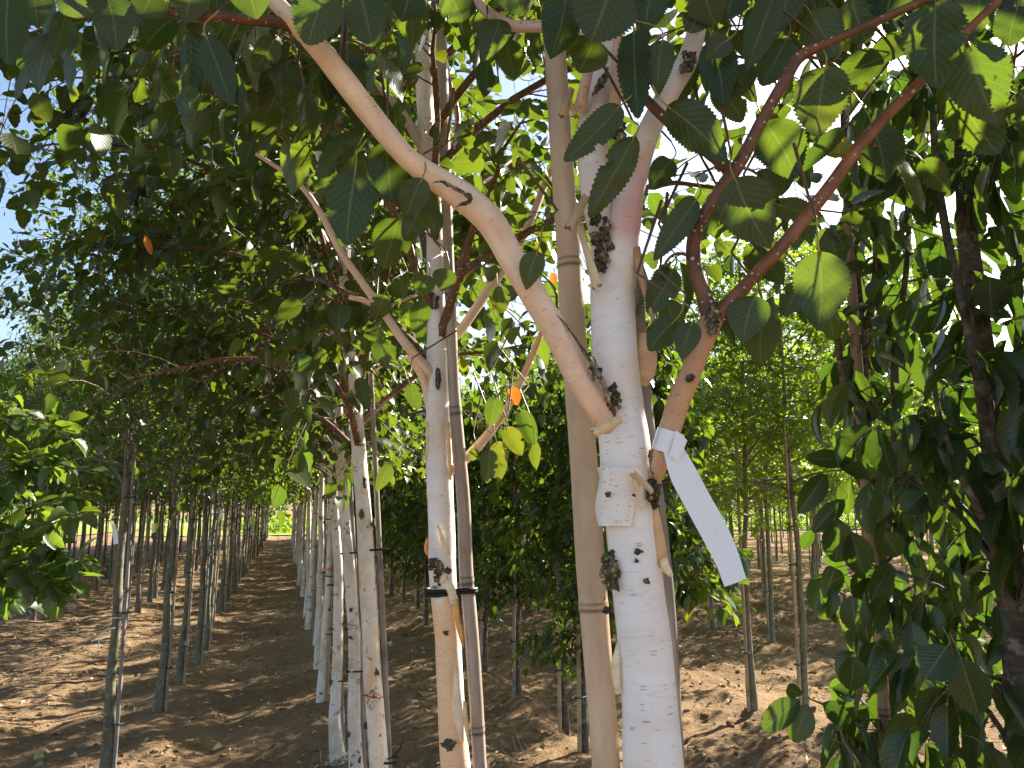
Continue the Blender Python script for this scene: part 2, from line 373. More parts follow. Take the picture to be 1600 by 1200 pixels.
SD = np.array([math.sin(SUN_AZ) * math.cos(SUN_EL), math.cos(SUN_AZ) * math.cos(SUN_EL), math.sin(SUN_EL)])
GAPS = [(P(60, 800, 2.55), .36), (P(60, 900, 2.5), .26), (P(110, 680, 2.6), .24), (P(1280, 160, .78), .055), (P(785, 700, 1.75), .09), (P(1075, 745, .85), .03), (P(1225, 1120, 1.9), .10), (P(570, 60, .76), .03)]
def in_gap(Q):
    o = np.zeros(len(Q), bool)
    for p, r_ in GAPS:
        v = Q - p; s = v @ SD; o |= (s > r_ * .8) & (np.linalg.norm(v - s[:, None] * SD, axis=1) < r_ + (.03 if r_ > .15 else .004) * s)
    return o
# ------------------------------------------------------------------ tree generator
def gen_tree(seed, H=5., z0=2., R=1., r0=.035, nprim=26, sec=6, elev=(35, 60), droop=.0, step=.055, leaf=.07, tpl='tiny', wr=.75, petiole=.025,
             bare=.18, env='round', bow=.15, trunk=None, hang=.6, wob=.03, hz=None, skirt=None, leader=True, clear=None, bclear=None):
    """one tree as wood tubes + leaves; returns MB wood (trunk), MB twigs, MB leaves"""
    rg = np.random.RandomState(seed); wood, tw, lv = MB(), MB(), MB()
    if trunk is None:
        zs = np.linspace(-.08, H, 16); x = np.cumsum(rg.normal(0, wob * .35, 16)); y = np.cumsum(rg.normal(0, wob * .35, 16)); x -= x[1]; y -= y[1]
        rr = r0 * (1 - np.clip(zs / H, 0, 1)) ** .75 * .95 + .004; rr[0] *= 1.5; rr[1] *= 1.18
        tp = np.stack([x, y, zs, rr], 1)
    else: tp = np.asarray(trunk)
    q = catmull(tp, 60)
    if leader: tube(wood, q[:, :3], np.maximum(q[:, 3], .003), 10, lump=.10, seed=seed)
    B, A, Nn, Ln = [], [], [], []
    def at_z(z):
        return np.array([np.interp(z, q[:, 2], q[:, k]) for k in range(4)])
    ga = rg.rand() * 6
    for i in range(nprim):
        f = (i + rg.rand() * .8) / nprim
        z = z0 + (H - .25 - z0) * f
        b = at_z(z); ga += 2.4 + rg.normal(0, .3)
        if env == 'round': L = R * (math.sin(math.pi * min(1, .22 + .78 * f)) ** .6 * .9 + .12) * rg.uniform(.75, 1.12)
        elif env == 'cone': L = R * (1 - .75 * f) * rg.uniform(.75, 1.15)
        else: L = R * (1 - .45 * f) * rg.uniform(.6, 1.2)
        el = math.radians(rg.uniform(*elev)); d0 = np.array([math.cos(ga) * math.cos(el), math.sin(ga) * math.cos(el), math.sin(el)])
        n = 9; s = np.linspace(0, 1, n)[:, None]
        sidev = np.cross(d0, [0, 0, 1.]); pts = b[:3] + d0 * L * s + np.array([0, 0, 1.]) * (bow * L * (s - s * s) * 2 - droop * L * s ** 2.2) + sidev * rg.normal(0, .1) * L * s * (1 - s) * 2
        pts = pts + rg.normal(0, .012, pts.shape) * s
        if bclear is not None and bclear(pts).any(): continue
        rb = max(.004, min(b[3] * .55, .016 * (L / .9)))
        tube(tw, pts, np.linspace(rb, .0018, n), 5, seed=i + seed, cap=False)
        pt = nrm(np.gradient(pts, axis=0))
        twigs = [(pts, bare if L > .5 else .1)]
        for k in range(sec):
            u = bare + (1 - bare) * (k + rg.rand()) / sec; m_ = u * (n - 1); j = int(min(m_, n - 2)); o_ = pts[j] * (1 - (m_ - j)) + pts[j + 1] * (m_ - j)
            l2 = L * rg.uniform(.25, .5) * (1.1 - .5 * u); rv = nrm(rg.normal(size=3)); dd = nrm(pt[j] * .8 + rv * .9 + np.array([0, 0, .1]))
            s2 = np.linspace(0, 1, 5)[:, None]; p2 = o_ + dd * l2 * s2 - np.array([0, 0, 1.]) * (.15 + droop * .8) * l2 * s2 ** 2
            if bclear is not None and bclear(p2).any(): continue
            tube(tw, p2, np.linspace(.0026, .001, 5), 3, seed=k, cap=False)
            twigs.append((p2, .12))
        for p2, st in twigs:
            seg = np.linalg.norm(np.diff(p2, axis=0), axis=1).sum(); m_ = max(2, int(seg * (1 - st) / step))
            u = np.linspace(st, 1, m_); jj = u * (len(p2) - 1); j0 = np.clip(jj.astype(int), 0, len(p2) - 2); w_ = (jj - j0)[:, None]
            o_ = p2[j0] * (1 - w_) + p2[j0 + 1] * w_; tdir = nrm(np.gradient(p2, axis=0))[j0]
            rv = nrm(rg.normal(size=(m_, 3))); sd_ = nrm(np.cross(tdir, rv))
            pet = nrm(tdir * .45 + sd_ * .9 + np.array([0, 0, .05]))
            ax = nrm(tdir * .35 + sd_ * .75 + np.array([0, 0, -1.]) * hang * rg.uniform(.4, 1.5, (m_, 1)))
            nn = nrm(np.array([0, 0, 1.]) + rg.normal(0, .45, (m_, 3)) + sd_ * .6 * hang)
            B.append(o_ + pet * petiole * rg.uniform(.5, 1.4, (m_, 1))); A.append(ax); Nn.append(nn); Ln.append(leaf * rg.uniform(.55, 1.15, m_))
            if petiole > .015 and tpl in ('hero', 'mid', 'lancehero'):
                for a_, b_ in zip(o_, B[-1]): tube(tw, np.array([a_, (a_ + b_) / 2 + np.array([0, 0, .004]), b_]), .0007, 3, cap=False, col=(1.6, 2.6, 1.2))
    B = np.concatenate(B); A = np.concatenate(A); Nn = np.concatenate(Nn); Ln = np.concatenate(Ln)
    keep = np.ones(len(B), bool)
    if clear is not None: keep = clear(B + A * Ln[:, None] * .5)
    r = np.clip(rg.beta(1.6, 1.9, len(B)), 0, .985); r[rg.rand(len(B)) < .006] = 1.
    add_leaves(lv, tpl, B[keep], A[keep], Nn[keep], Ln[keep], wr * rg.uniform(.85, 1.12, keep.sum()), r[keep], rg.uniform(.4, 1.5, keep.sum()))
    return wood, tw, lv

def variant(prefix, bark, leafm, twigm, **k):
    w, t, l = gen_tree(**k)
    return dict(trunk=w.mesh(prefix + '_trunk', bark), branches=t.mesh(prefix + '_branchwork', twigm), crown=l.mesh(prefix + '_crown', leafm))

BIRCH = [variant('birch', M_BIRCHROW, M_LEAF_BF, M_TWIG, seed=s, H=5.1, z0=1.95, R=1.3, r0=.036, nprim=46, sec=10, elev=(5, 60), droop=.28, step=.037, leaf=.074, wr=.78) for s in (11, 12, 13)]
FRUIT = [variant('fruit', M_FRUITB, M_LEAF_F, M_FRUITB, seed=s, H=5.2, z0=1.85, R=1.15, r0=.031, nprim=60, sec=12, elev=(0, 60), droop=.12, step=.026, leaf=.064, wr=.72, hang=.3) for s in (21, 22, 23)]
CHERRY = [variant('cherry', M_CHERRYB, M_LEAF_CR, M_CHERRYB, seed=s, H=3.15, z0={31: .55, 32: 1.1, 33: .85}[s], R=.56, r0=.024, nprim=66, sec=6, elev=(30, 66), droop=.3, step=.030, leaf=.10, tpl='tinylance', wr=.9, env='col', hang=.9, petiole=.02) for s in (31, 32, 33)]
GUM = [variant('sweetgum', M_GUMB, M_LEAF_G, M_GUMB, seed=s, H=4.5, z0=1.85, R=1.2, r0=.028, nprim=46, sec=10, elev=(-10, 50), droop=.18, step=.030, leaf=.12, tpl='star', wr=1., hang=.35) for s in (41, 42, 43)]

RND = random.Random(5)
def lean_rot(p0, p1):
    d = Vector(p1) - Vector(p0); return Vector((0, 0, 1)).rotation_difference(d.normalized())
def place_tree(name, vs, x, y, label, cat, group, sc=1., tw=None, top=None, rot=None):
    t = thing(name, (x, y, 0), label, cat, group)
    rz = RND.uniform(0, 6.28) if rot is None else rot
    q = Matrix.Rotation(rz, 4, 'Z').to_quaternion()
    if top is not None: q = lean_rot((x, y, 0), top) @ q
    else:
        q = Vector((0, 0, 1)).rotation_difference(Vector((RND.gauss(0, .008), RND.gauss(0, .008), 1)).normalized()) @ q
    t.rotation_mode = 'QUATERNION'; t.rotation_quaternion = q; t.scale = (sc, sc, sc)
    obj('trunk', vs['trunk'], t); obj('branches', vs['branches'], t); obj('crown', vs['crown'], t)
    return t

# stakes -------------------------------------------------------------
def ring_pts(c1, c2, r1, r2, ax, n=28):
    """closed belt round two round things at c1 and c2"""
    c1, c2 = np.asarray(c1), np.asarray(c2); e = c2 - c1; e = e - ax * e.dot(ax); D = np.linalg.norm(e); e = e / (D + 1e-9); f = np.cross(ax, e)
    out = []
    for k in range(n + 1):
        a = 2 * math.pi * k / n; c, s = math.cos(a), math.sin(a)
        if c > 0: out.append(c2 + (e * c + f * s) * r2)
        else: out.append(c1 + (e * c + f * s) * r1)
    return np.array(out)
def cane_mesh(name, mat, H, r, bend, seed, nodes=.34):
    mb = MB(); n = 50; z = np.linspace(-.1, H, n); rg = np.random.RandomState(seed)
    x = bend * np.sin(z / H * 2.2 + rg.rand()); y = bend * np.sin(z / H * 1.7 + rg.rand() * 2)
    x -= x[2]; y -= y[2]; rr = r * (1 - .25 * z / H); c = np.ones((n, 3))
    k = np.abs((z / nodes) % 1 - .5) < .06; rr = rr * np.where(k, 1.1, 1); c[k] *= .6
    tube(mb, np.stack([x, y, z], 1), rr, 8, col=c, seed=seed); return mb.mesh(name, mat)
CANES = [cane_mesh('cane', m, 2.3, .0135, .012, s) for s, m in ((1, M_STAKE), (2, M_STAKE), (3, M_GREY))]
PCANES = [cane_mesh('pale_cane', m, 2.5, .016, .012, s) for s, m in ((4, M_PALE), (5, M_PALE), (6, M_STAKE))]
def tie_mesh(d, r1=.036, r2=.016):
    mb = MB(); p = ring_pts((0, 0, 0), (d, 0, 0), r1, r2, np.array([0, 0, 1.]), 20)
    tube(mb, p, .0045, 5, cap=False); return mb.mesh('tie', M_TIE)
TIE = tie_mesh(-.045, .033, .018)
n_stake = [0]; FAR = MB()
def place_stake(x, y, ang, meshes, label, group, ties=(.45, 1.05, 1.7), sc=1., dist=.052, name='bamboo_stake'):
    sx, sy = x + math.cos(ang) * dist, y + math.sin(ang) * dist
    if n_stake[0] >= 285:
        tube(FAR, np.array([[sx, sy, -.05], [sx, sy, 2.2]]), .016, 5, col=(1, 1, 1)); return
    n_stake[0] += 1
    t = thing(name, (sx, sy, 0), label, 'plant stake', group); t.rotation_euler = (RND.gauss(0, .006), RND.gauss(0, .006), ang); t.scale = (sc, sc, sc)
    obj('cane', RND.choice(meshes), t)
    for z in ties:
        obj('tie', TIE, t, (.0, 0, z + RND.uniform(-.12, .12)))
    return t

# ------------------------------------------------------------------ ground
rgG = np.random.RandomState(3)
def vnoise(x, y, sc, seed):
    rs = np.random.RandomState(seed); T = rs.rand(256, 256); X = x * sc; Y = y * sc; i = np.floor(X).astype(int); j = np.floor(Y).astype(int); fx = X - i; fy = Y - j
    fx = fx * fx * (3 - 2 * fx); fy = fy * fy * (3 - 2 * fy); g = lambda a, b: T[a % 256, b % 256]
    return (g(i, j) * (1 - fx) + g(i + 1, j) * fx) * (1 - fy) + (g(i, j + 1) * (1 - fx) + g(i + 1, j + 1) * fx) * fy - .5
ROWS = [-7.8, -6.4, -5.0, -3.65, -2.3, -.95, .42, 2.1, 4., 6., 8.2, 10.4]
def gz(x, y):
    x = np.asarray(x, float); y = np.asarray(y, float)
    h = .06 * vnoise(x, y, .8, 1) + .05 * vnoise(x, y, 2.3, 2) + .034 * vnoise(x, y, 6, 3) + .030 * np.maximum(0, vnoise(x, y, 11, 4)) + .02 * np.maximum(0, vnoise(x, y, 21, 5))
    for r in ROWS: h += .035 * np.exp(-((x - r) / .22) ** 2) - .02 * np.exp(-((x - r - .55) / .12) ** 2)
    rough = 1 + .45 * (x > 1.2)
    return (h - .02) * rough * np.exp(-np.maximum(0, y - 40) / 15)
def lines(a, b, st, lo_, hi, g=1.12):
    m = list(np.arange(a, b, st)); s = st; v = b
    while v < hi: m.append(v); s *= g; v += s
    s = st; v = a - st; pre = []
    while v > lo_: pre.append(v); s *= g; v -= s
    return np.array(pre[::-1] + m)
gx = lines(-5.5, 9.5, .035, -400, 400); gy = lines(4.2, 13.5, .035, -60, 900, 1.04)
GX, GY = np.meshgrid(gx, gy); GZ = gz(GX, GY); m, n = GX.shape
mb = MB(); i = np.arange(m - 1)[:, None] * n + np.arange(n - 1)[None]
mb.add(np.stack([GX, GY, GZ], -1).reshape(-1, 3), np.stack([i, i + 1, i + n + 1, i + n], -1).reshape(-1, 4))
tag(obj('ground', mb.mesh('ground', M_SOIL)), 'dry brown furrowed soil between the tree rows', 'ground', kind='structure')

# meadow strip and track beyond the rows
gm = NT('meadow_grass'); tc = gm.N('ShaderNodeTexCoord').outputs['Object']
M_MEADOW = gm.fin(gm.bsdf(gm.ramp(gm.noise(tc, .8, 6, .7), [(.3, (.14, .20, .03)), (.6, (.28, .34, .06)), (.75, (.34, .34, .12))]), .9, .1))
M_TRACK = plain('pale_dry_track', (.45, .36, .27), .95, .1, .15, 2)
def sheet(name, pts, z, mat, label):
    mb = MB(); mb.add([(x, y, z) for x, y in pts], [(0, 1, 2, 3)]); return tag(obj(name, mb.mesh(name, mat)), label, 'ground', kind='structure')
sheet('grass', [(-200, 18), (-14, 29), (-9, 72), (-200, 72)], .045, M_MEADOW, 'sunlit grass strip past the left tree rows')
sheet('meadow', [(-9, 48), (200, 48), (200, 72), (-9, 72)], .045, M_MEADOW, 'sunlit grass strip at the end of the rows')
sheet('path', [(-200, 72.2), (200, 72.2), (200, 77), (-200, 77)], .05, M_TRACK, 'pale bare strip beyond the grass')
sheet('meadow', [(-200, 77.2), (300, 77.2), (300, 130), (-200, 130)], .045, M_MEADOW, 'grass beyond the pale track')
# weedy tufts in the meadow
mbw = MB(); rg = np.random.RandomState(8)
for cx, cy, rr_, hh in [(-.9, 52, 1.6, 1.0), (.6, 56, 2.0, .9), (-3.5, 60, 1.6, .6), (-12, 33, 2, .6), (-16, 40, 3, .7), (-20, 44, 4, .8), (14, 52, 3, .8), (28, 54, 5, .9), (42, 52, 5, .9)]:
    k = 420; a = rg.rand(k) * 6.28; q = np.sqrt(rg.rand(k)); B = np.stack([cx + np.cos(a) * q * rr_, cy + np.sin(a) * q * rr_, .03 + rg.rand(k) * hh * (1 - q * q)], 1)
    add_leaves(mbw, 'tiny', B, rg.normal(size=(k, 3)) * .5 + [0, 0, .8], rg.normal(size=(k, 3)), .3 * rg.uniform(.5, 1.3, k), .6, rg.rand(k) * .98)
tag(obj('weeds', mbw.mesh('weeds', M_LEAF_G)), 'low green weeds growing in the meadow', 'weeds', kind='stuff')

# clods and litter
mbc = MB(); rg = np.random.RandomState(9)
ico = [np.array(v) for v in ((1, 0, 0), (-1, 0, 0), (0, 1, 0), (0, -1, 0), (0, 0, 1), (0, 0, -1))]
def clods(k, x0, x1, y0, y1, smin, smax):
    V0 = np.array([(-1, -1, -.7), (1, -1, -.6), (1.1, 1, -.7), (-.9, 1, -.6), (-.6, -.7, .6), (.7, -.5, .7), (.6, .7, .5), (-.7, .6, .75), (0, 0, 1.0)])
    Q = [(0, 1, 5, 4), (1, 2, 6, 5), (2, 3, 7, 6), (3, 0, 4, 7)]; T = [(4, 5, 8), (5, 6, 8), (6, 7, 8), (7, 4, 8)]
    x = rg.uniform(x0, x1, k); y = y0 + (y1 - y0) * rg.rand(k) ** 1.4; z = gz(x, y); s = smin * (smax / smin) ** (rg.rand(k) ** 2.2); a = rg.rand(k) * 6.28
    for j in range(k):
        v = (V0 + rg.normal(0, .22, V0.shape)) * s[j] * [1, rg.uniform(.6, 1.2), rg.uniform(.4, .8)]; c, s_ = math.cos(a[j]), math.sin(a[j])
        v = v @ np.array([[c, s_, 0], [-s_, c, 0], [0, 0, 1]]) + [x[j], y[j], z[j] + s[j] * .1]; mbc.add(v, Q, T)
clods(4500, -4.5, 1.2, 4.4, 13, .005, .024); clods(3800, 1.2, 9.5, 4.4, 14, .005, .030)
tag(obj('soil_clods', mbc.mesh('soil_clods', M_SOIL, smooth=False)), 'loose clods of dry soil scattered between the rows', 'soil clods', kind='stuff')
M_LITTER = plain('dry_leaf_litter', (.42, .31, .18), .8, .2, .4, 8)
mbl = MB(); k = 2400; x = rg.uniform(-4.5, 8, k); y = 4.4 + 12 * rg.rand(k) ** 1.5; B = np.stack([x, y, gz(x, y) + .012], 1)
add_leaves(mbl, 'mid', B, rg.normal(size=(k, 3)) * [1, 1, .2], np.array([0, 0, 1.]) + rg.normal(0, .35, (k, 3)), rg.uniform(.02, .07, k), .65, rg.rand(k), rg.uniform(.5, 3, k))
for j in range(240):
    x0, y0 = rg.uniform(-4.5, 8), 4.4 + 10 * rg.rand() ** 1.4; a = rg.rand() * 6.28; L = rg.uniform(.06, .35); s = np.linspace(-.5, .5, 5)
    xx = x0 + np.cos(a) * L * s + rg.normal(0, .006, 5); yy = y0 + np.sin(a) * L * s + rg.normal(0, .006, 5)
    tube(mbl, np.stack([xx, yy, gz(xx, yy) + .010], 1), rg.uniform(.0015, .004), 4, cap=False)
tag(obj('leaf_litter', mbl.mesh('leaf_litter', M_LITTER)), 'dry fallen leaves and twigs on the soil', 'leaf litter', kind='stuff')
# ------------------------------------------------------------------ orchard rows
ORD = ['first', 'second', 'third', 'fourth', 'fifth', 'sixth', 'seventh', 'eighth', 'ninth', 'tenth', 'eleventh', 'twelfth', 'thirteenth', 'fourteenth']
def lab(i, what, row, off=0, most=10):
    j = i + off
    return f'{ORD[j]} {what} from the camera in {row}' if j < most else f'distant {what} beyond the {ORD[most - 1]} in {row}'
def arnd(v, s): return v + RND.gauss(0, s)
STK_R = math.radians(-25)       # the side of the trunk on which the canes stand
fr_near = [(-1.04, 5.87, 'grey green fruit tree trunk nearest the left foreground, cane on its right'),
           (-.96, 7.58, 'second fruit tree of the left row, with a small white paper flag behind it'),
           (-.93, 8.60, 'third fruit tree of the left row, slim trunk with lichen')]
for k, (x, y, lb) in enumerate(fr_near):
    place_tree('fruit_tree', FRUIT[k % 3], x, y, lb, 'fruit tree', 'fruit trees in rows on the left')
    place_stake(x, y, STK_R, CANES, ['cane tied to the right side of the nearest left fruit tree', 'cane tied beside the second fruit tree of the left row', 'cane tied beside the third fruit tree of the left row'][k], 'canes staking the fruit trees')
FL = 'slim fruit tree with dark leafy crown farther back in the left rows'; FS = 'thin cane tied to a fruit tree farther back in the left rows'
frows = {-.95: [9.5, 10.6, 12.36, 13.9, 15.5] + list(np.arange(16.7, 45, 1.25)), -2.3: [13.05, 14.2, 15.44] + list(np.arange(16.6, 42, 1.35)),
         -3.65: [13.7, 15.2] + list(np.arange(16.6, 38, 1.45)), -5.0: list(np.arange(16.5, 35, 1.5)), -6.4: list(np.arange(20.4, 33, 1.6)), -7.8: list(np.arange(24.6, 32, 2.))}
FR = {-.95: 'the left row next to the lane', -2.3: 'the second row left of the lane', -3.65: 'the third row left of the lane', -5.0: 'the fourth row left of the lane', -6.4: 'the fifth row left of the lane', -7.8: 'the sixth row left of the lane'}
for X, ys in frows.items():
    for i_, y in enumerate(ys):
        FL = lab(i_, 'slim fruit tree', FR[X], 4 if X == -.95 else 0); FS = lab(i_, 'thin fruit tree cane', FR[X], 3 if X == -.95 else 0)
        x = arnd(X, .05); place_tree('fruit_tree', RND.choice(FRUIT), x, y, FL, 'fruit tree', 'fruit trees in rows on the left', RND.uniform(.9, 1.08))
        place_stake(x, y, STK_R + RND.uniform(-.4, .4), CANES, FS, 'canes staking the fruit trees', (.5, 1.1, 1.75))
# off-frame neighbours whose crowns shade the view
# white birch row (from the sixth on)
for k, y in enumerate(np.arange(7.5, 44, 1.35)):
    x = arnd(.43, .025)
    place_tree('birch_tree', BIRCH[k % 3], x, y, lab(k, 'white stemmed birch', 'the birch row', 5, 12), 'birch tree', 'white birches in a row beside the lane', RND.uniform(.92, 1.05))
    place_stake(x, y, math.radians(-40), CANES, lab(k, 'grey birch cane', 'the birch row', 5, 12), 'canes staking the birch row', (.5, 1.1, 1.75))
# leafy cherries in the second row to the right
ch = [5.45, 6.0, 7.05, 8.2, 9.3, 10.4] + list(np.arange(11.6, 44, 1.35))
cl = {0: 'leafy cherry just left of the big bamboo cane, nearest of its row', 1: 'leafy cherry left of the big bamboo cane with flared trunk foot', 2: 'slim leafy cherry between the second birch and the big bamboo cane'}
for k, y in enumerate(ch):
    x = arnd(2.14, .03)
    place_tree('cherry_tree', CHERRY[k % 3], x, y, cl.get(k, lab(k, 'leafy columnar cherry', 'the row behind the big bamboo', 0, 12)), 'cherry tree', 'columnar cherries in the row right of the birches', RND.uniform(.92, 1.08))
    place_stake(x, y, math.radians(200), PCANES, {0: 'cane beside the nearest small cherry left of the big bamboo', 1: 'cane beside the cherry with flared foot'}.get(k, lab(k, 'cherry cane', 'the row behind the big bamboo', 0, 12)), 'canes staking the cherries', (.5, 1.3))
# sweetgum rows
gl = {0: 'smooth trunked sweetgum nearest right of the white label, cane on its left', 1: 'smooth trunked sweetgum just behind the white label tip'}
grows = {4.0: [5.54, 6.12, 7.9, 9.6, 11.2] + list(np.arange(12.5, 44, 1.35)), 6.1: [6.55, 8.96, 10.29] + list(np.arange(11.6, 44, 1.35)), 8.4: [11.03, 12.4, 13.9, 15.64] + list(np.arange(17.0, 44, 1.4)),
         10.6: list(np.arange(9.5, 44, 1.5)), 12.9: list(np.arange(11.5, 44, 1.6)), 15.3: list(np.arange(13.5, 44, 2.1)), 17.8: list(np.arange(16, 44, 2.3)), 20.5: list(np.arange(18, 44, 2.5)), 23.5: list(np.arange(20, 44, 2.8)), 27: list(np.arange(23, 47, 3.)), 31: list(np.arange(26, 48, 3.2)), 35.5: list(np.arange(30, 48, 3.2)), 40: list(np.arange(34, 48, 3.4))}
k = 0
for ri, (X, ys) in enumerate(grows.items()):
    for i_, y in enumerate(ys):
        x = arnd(X, .05)
        place_tree('sweetgum_tree', RND.choice(GUM), x, y, gl.get(k, lab(i_, 'slim sweetgum', f'the {ORD[ri]} sweetgum row right of the birches', 0, 10 if ri < 3 else 3)), 'sweetgum', 'sweetgums in rows on the right', RND.uniform(.92, 1.08))
        if X < 26: place_stake(x, y, math.radians(195), PCANES, {0: 'pale cane left of the nearest sweetgum trunk', 1: 'pale cane left of the sweetgum behind the label tip'}.get(k, lab(i_, 'pale cane', f'the {ORD[ri]} sweetgum row right of the birches', 0, 10 if ri < 3 else 3)), 'pale canes staking the sweetgums', (.55, 1.25, 1.7), 1.)
        k += 1
if FAR.n: tag(obj('far_canes', FAR.mesh('far_canes', M_PALE)), 'far canes staking the most distant sweetgums', 'plant stakes', kind='stuff')
# tree belt beyond the meadow
for k in range(46):
    x = -60 + k * 3.9 + RND.uniform(-1, 1); y = 93 + RND.uniform(-3, 6)
    place_tree('boundary_tree', RND.choice(GUM + FRUIT), x, y, 'leafy tree in the distant belt beyond the meadow, hidden low behind the rows', 'tree', 'trees in the belt beyond the meadow', RND.uniform(1.7, 2.3))

mbh = MB(); rg = np.random.RandomState(6); k = 15000; x = rg.uniform(-75, 150, k); B = np.stack([x, 100 + rg.uniform(-2, 2, k), rg.uniform(0, 1, k) ** .8 * (5.0 + 1.5 * np.sin(x * .4) + np.sin(x * 1.3))], 1)
add_leaves(mbh, 'tiny', B, rg.normal(size=(k, 3)), rg.normal(size=(k, 3)), .65 * rg.uniform(.6, 1.3, k), .7, rg.rand(k) * .98)
tag(obj('hedge', mbh.mesh('hedge', M_LEAF_F)), 'dark hedge thicket under the distant tree belt', 'hedge', kind='stuff')
mbh = MB(); k = 26000; x = rg.uniform(3, 85, k); B = np.stack([x, 49 + rg.uniform(-1.2, 1.2, k), rg.uniform(0, 1, k) * (1.7 + .6 * np.sin(x * .7) + .4 * np.sin(x * 2.1))], 1)
add_leaves(mbh, 'tiny', B, rg.normal(size=(k, 3)), rg.normal(size=(k, 3)), .2 * rg.uniform(.6, 1.3, k), .7, rg.rand(k) * .98)
tag(obj('shrub_belt', mbh.mesh('shrub_belt', M_LEAF_G)), 'bright green low shrubs at the far end of the right rows', 'shrubs', kind='stuff')
# ------------------------------------------------------------------ birches three to five
def line_tree(name, px0, py0, px1, hd, vs, label, sc=1., rot=0.):
    a = P(px0, py0, hd); b = P(px1, 785, hd); d = (b - a) / (b[2] - a[2]); base = a - d * a[2]; base[2] = 0
    t = place_tree(name, vs, base[0], base[1], label, 'birch tree', 'white birches in a row beside the lane', sc, top=tuple(b), rot=rot); return t, base, b
def ring_on(root_xy, top, z, r, mat, name, label, cat, thick=.0018):
    f = z / 1.75; c = np.array([*root_xy[:2], 0]) * (1 - f) + np.asarray(top) * f
    mb = MB(); a = np.linspace(0, 2 * math.pi, 25); p = np.stack([c[0] + r * np.cos(a), c[1] + r * np.sin(a), np.full(25, z) + .006 * np.sin(a * 2)], 1)
    tube(mb, p, thick, 5, cap=False); q = P(*PX(c)[:2], 1); fr = c - nrm(np.array([c[0], c[1], 0])) * (r + .002)
    for s in (-1, 1):
        e = fr + Rv * s * .025 + np.array([0, 0, -.012 + .018 * s]); tube(mb, np.array([fr, (fr + e) / 2 + [0, 0, .006], e]), thick * .8, 4)
    tag(obj(name, mb.mesh(name, mat, c), loc=tuple(c)), label, cat, 'red marker strings on the birches')
BVI = [(585, .4, 3.15), (554, 2.2, 4.3), (523, 4., 5.6)]
def bvclear(k):
    px, rot, hd = BVI[k]; base = P(px, 1200, hd) * [1, 1, 0]; c, s = math.cos(rot), math.sin(rot)
    return lambda Q: ~in_gap(np.stack([Q[:, 0] * c - Q[:, 1] * s, Q[:, 0] * s + Q[:, 1] * c, Q[:, 2]], 1) + base)
BV = [variant('birch', M_BIRCHROW, M_LEAF_B, M_TWIG, seed=s, H=5.2, z0=1.92, R=1.45, r0=.039, nprim=54, sec=11, elev=(5, 58), droop=.3, step=.034, leaf=.076, tpl='mid', wr=.78, petiole=.03, clear=bvclear(s - 51)) for s in (51, 52, 53)]
info = [(588, 1200, 570, 3.15, 'third birch along the row, white trunk with a red string', 1.0, .4),
        (556, 1200, 537, 4.3, 'fourth birch along the row, white trunk with a red string and orange peeled patch', 1., 2.2),
        (525, 1170, 511, 5.6, 'fifth birch along the row, white trunk whose mossy foot shows on the soil', 1., 4.)]
for k, (a, b, c, hd, lb, sc, rot) in enumerate(info):
    t, base, top = line_tree('birch_tree', a, b, c, hd, BV[k], lb, sc, rot)
    nth = ['third', 'fourth', 'fifth'][k]
    # knots and bark scrolls on the trunk
    for j in range(9):
        rg = np.random.RandomState(100 * k + j); z = rg.uniform(.15, 1.9); f = z / 1.75; cc = base * (1 - f) + top * f; cc[2] = z
        tocam = nrm(np.array([-cc[0], -cc[1], 0])); aa = rg.uniform(-1.1, 1.1); tocam = np.array([tocam[0] * math.cos(aa) - tocam[1] * math.sin(aa), tocam[0] * math.sin(aa) + tocam[1] * math.cos(aa), 0])
        mb = MB(); blob(mb, cc + tocam * .036, (.009, .009, .011 * rg.uniform(.7, 1.5)), j, amp=.9); kn = obj('knot', mb.mesh('knot', M_CRACK, base)); kn.parent = t
        kn.matrix_parent_inverse = t.matrix_world.inverted(); kn.location = (0, 0, 0); kn.matrix_parent_inverse = (Matrix.Translation(t.location) @ t.rotation_quaternion.to_matrix().to_4x4()).inverted() @ Matrix.Translation(tuple(base))
    if k < 3: ring_on(base, top, [1.02, 1.12, 1.3][k], .042, M_STRING, 'red_string', f'red string tied round the {nth} birch of the row', 'string')
    # stake on its right
    off = Rv * [.047, .045, .052][k]; sx, sy = base[0] + off[0], base[1] + off[1] + .01
    s = thing('bamboo_stake', (sx, sy, 0), f'grey cane on the right of the {nth} birch of the row', 'plant stake', 'canes staking the birch row')
    dv = Vector(tuple(top - base)).normalized(); s.rotation_mode = 'QUATERNION'; s.rotation_quaternion = Vector((0, 0, 1)).rotation_difference(dv) @ Matrix.Rotation(-YAW, 4, 'Z').to_quaternion()
    obj('cane', cane_mesh('cane', M_GREY, 2.3, .0135, .006, 60 + k), s)
    for z in [(.78, 1.58), (.88, 1.5), (.55, 1.2, 1.66)][k]: obj('tie', tie_mesh(-.056, .043, .0165), s, (0, 0, z))
    if k == 0:
        mb = MB(); tube(mb, np.array([[.0, -.02, .79], [.03, -.03, .80], [.055, -.035, .83], [.07, -.04, .86]]), .003, 5); obj('tie_end', mb.mesh('tie_end', M_TIE), s)
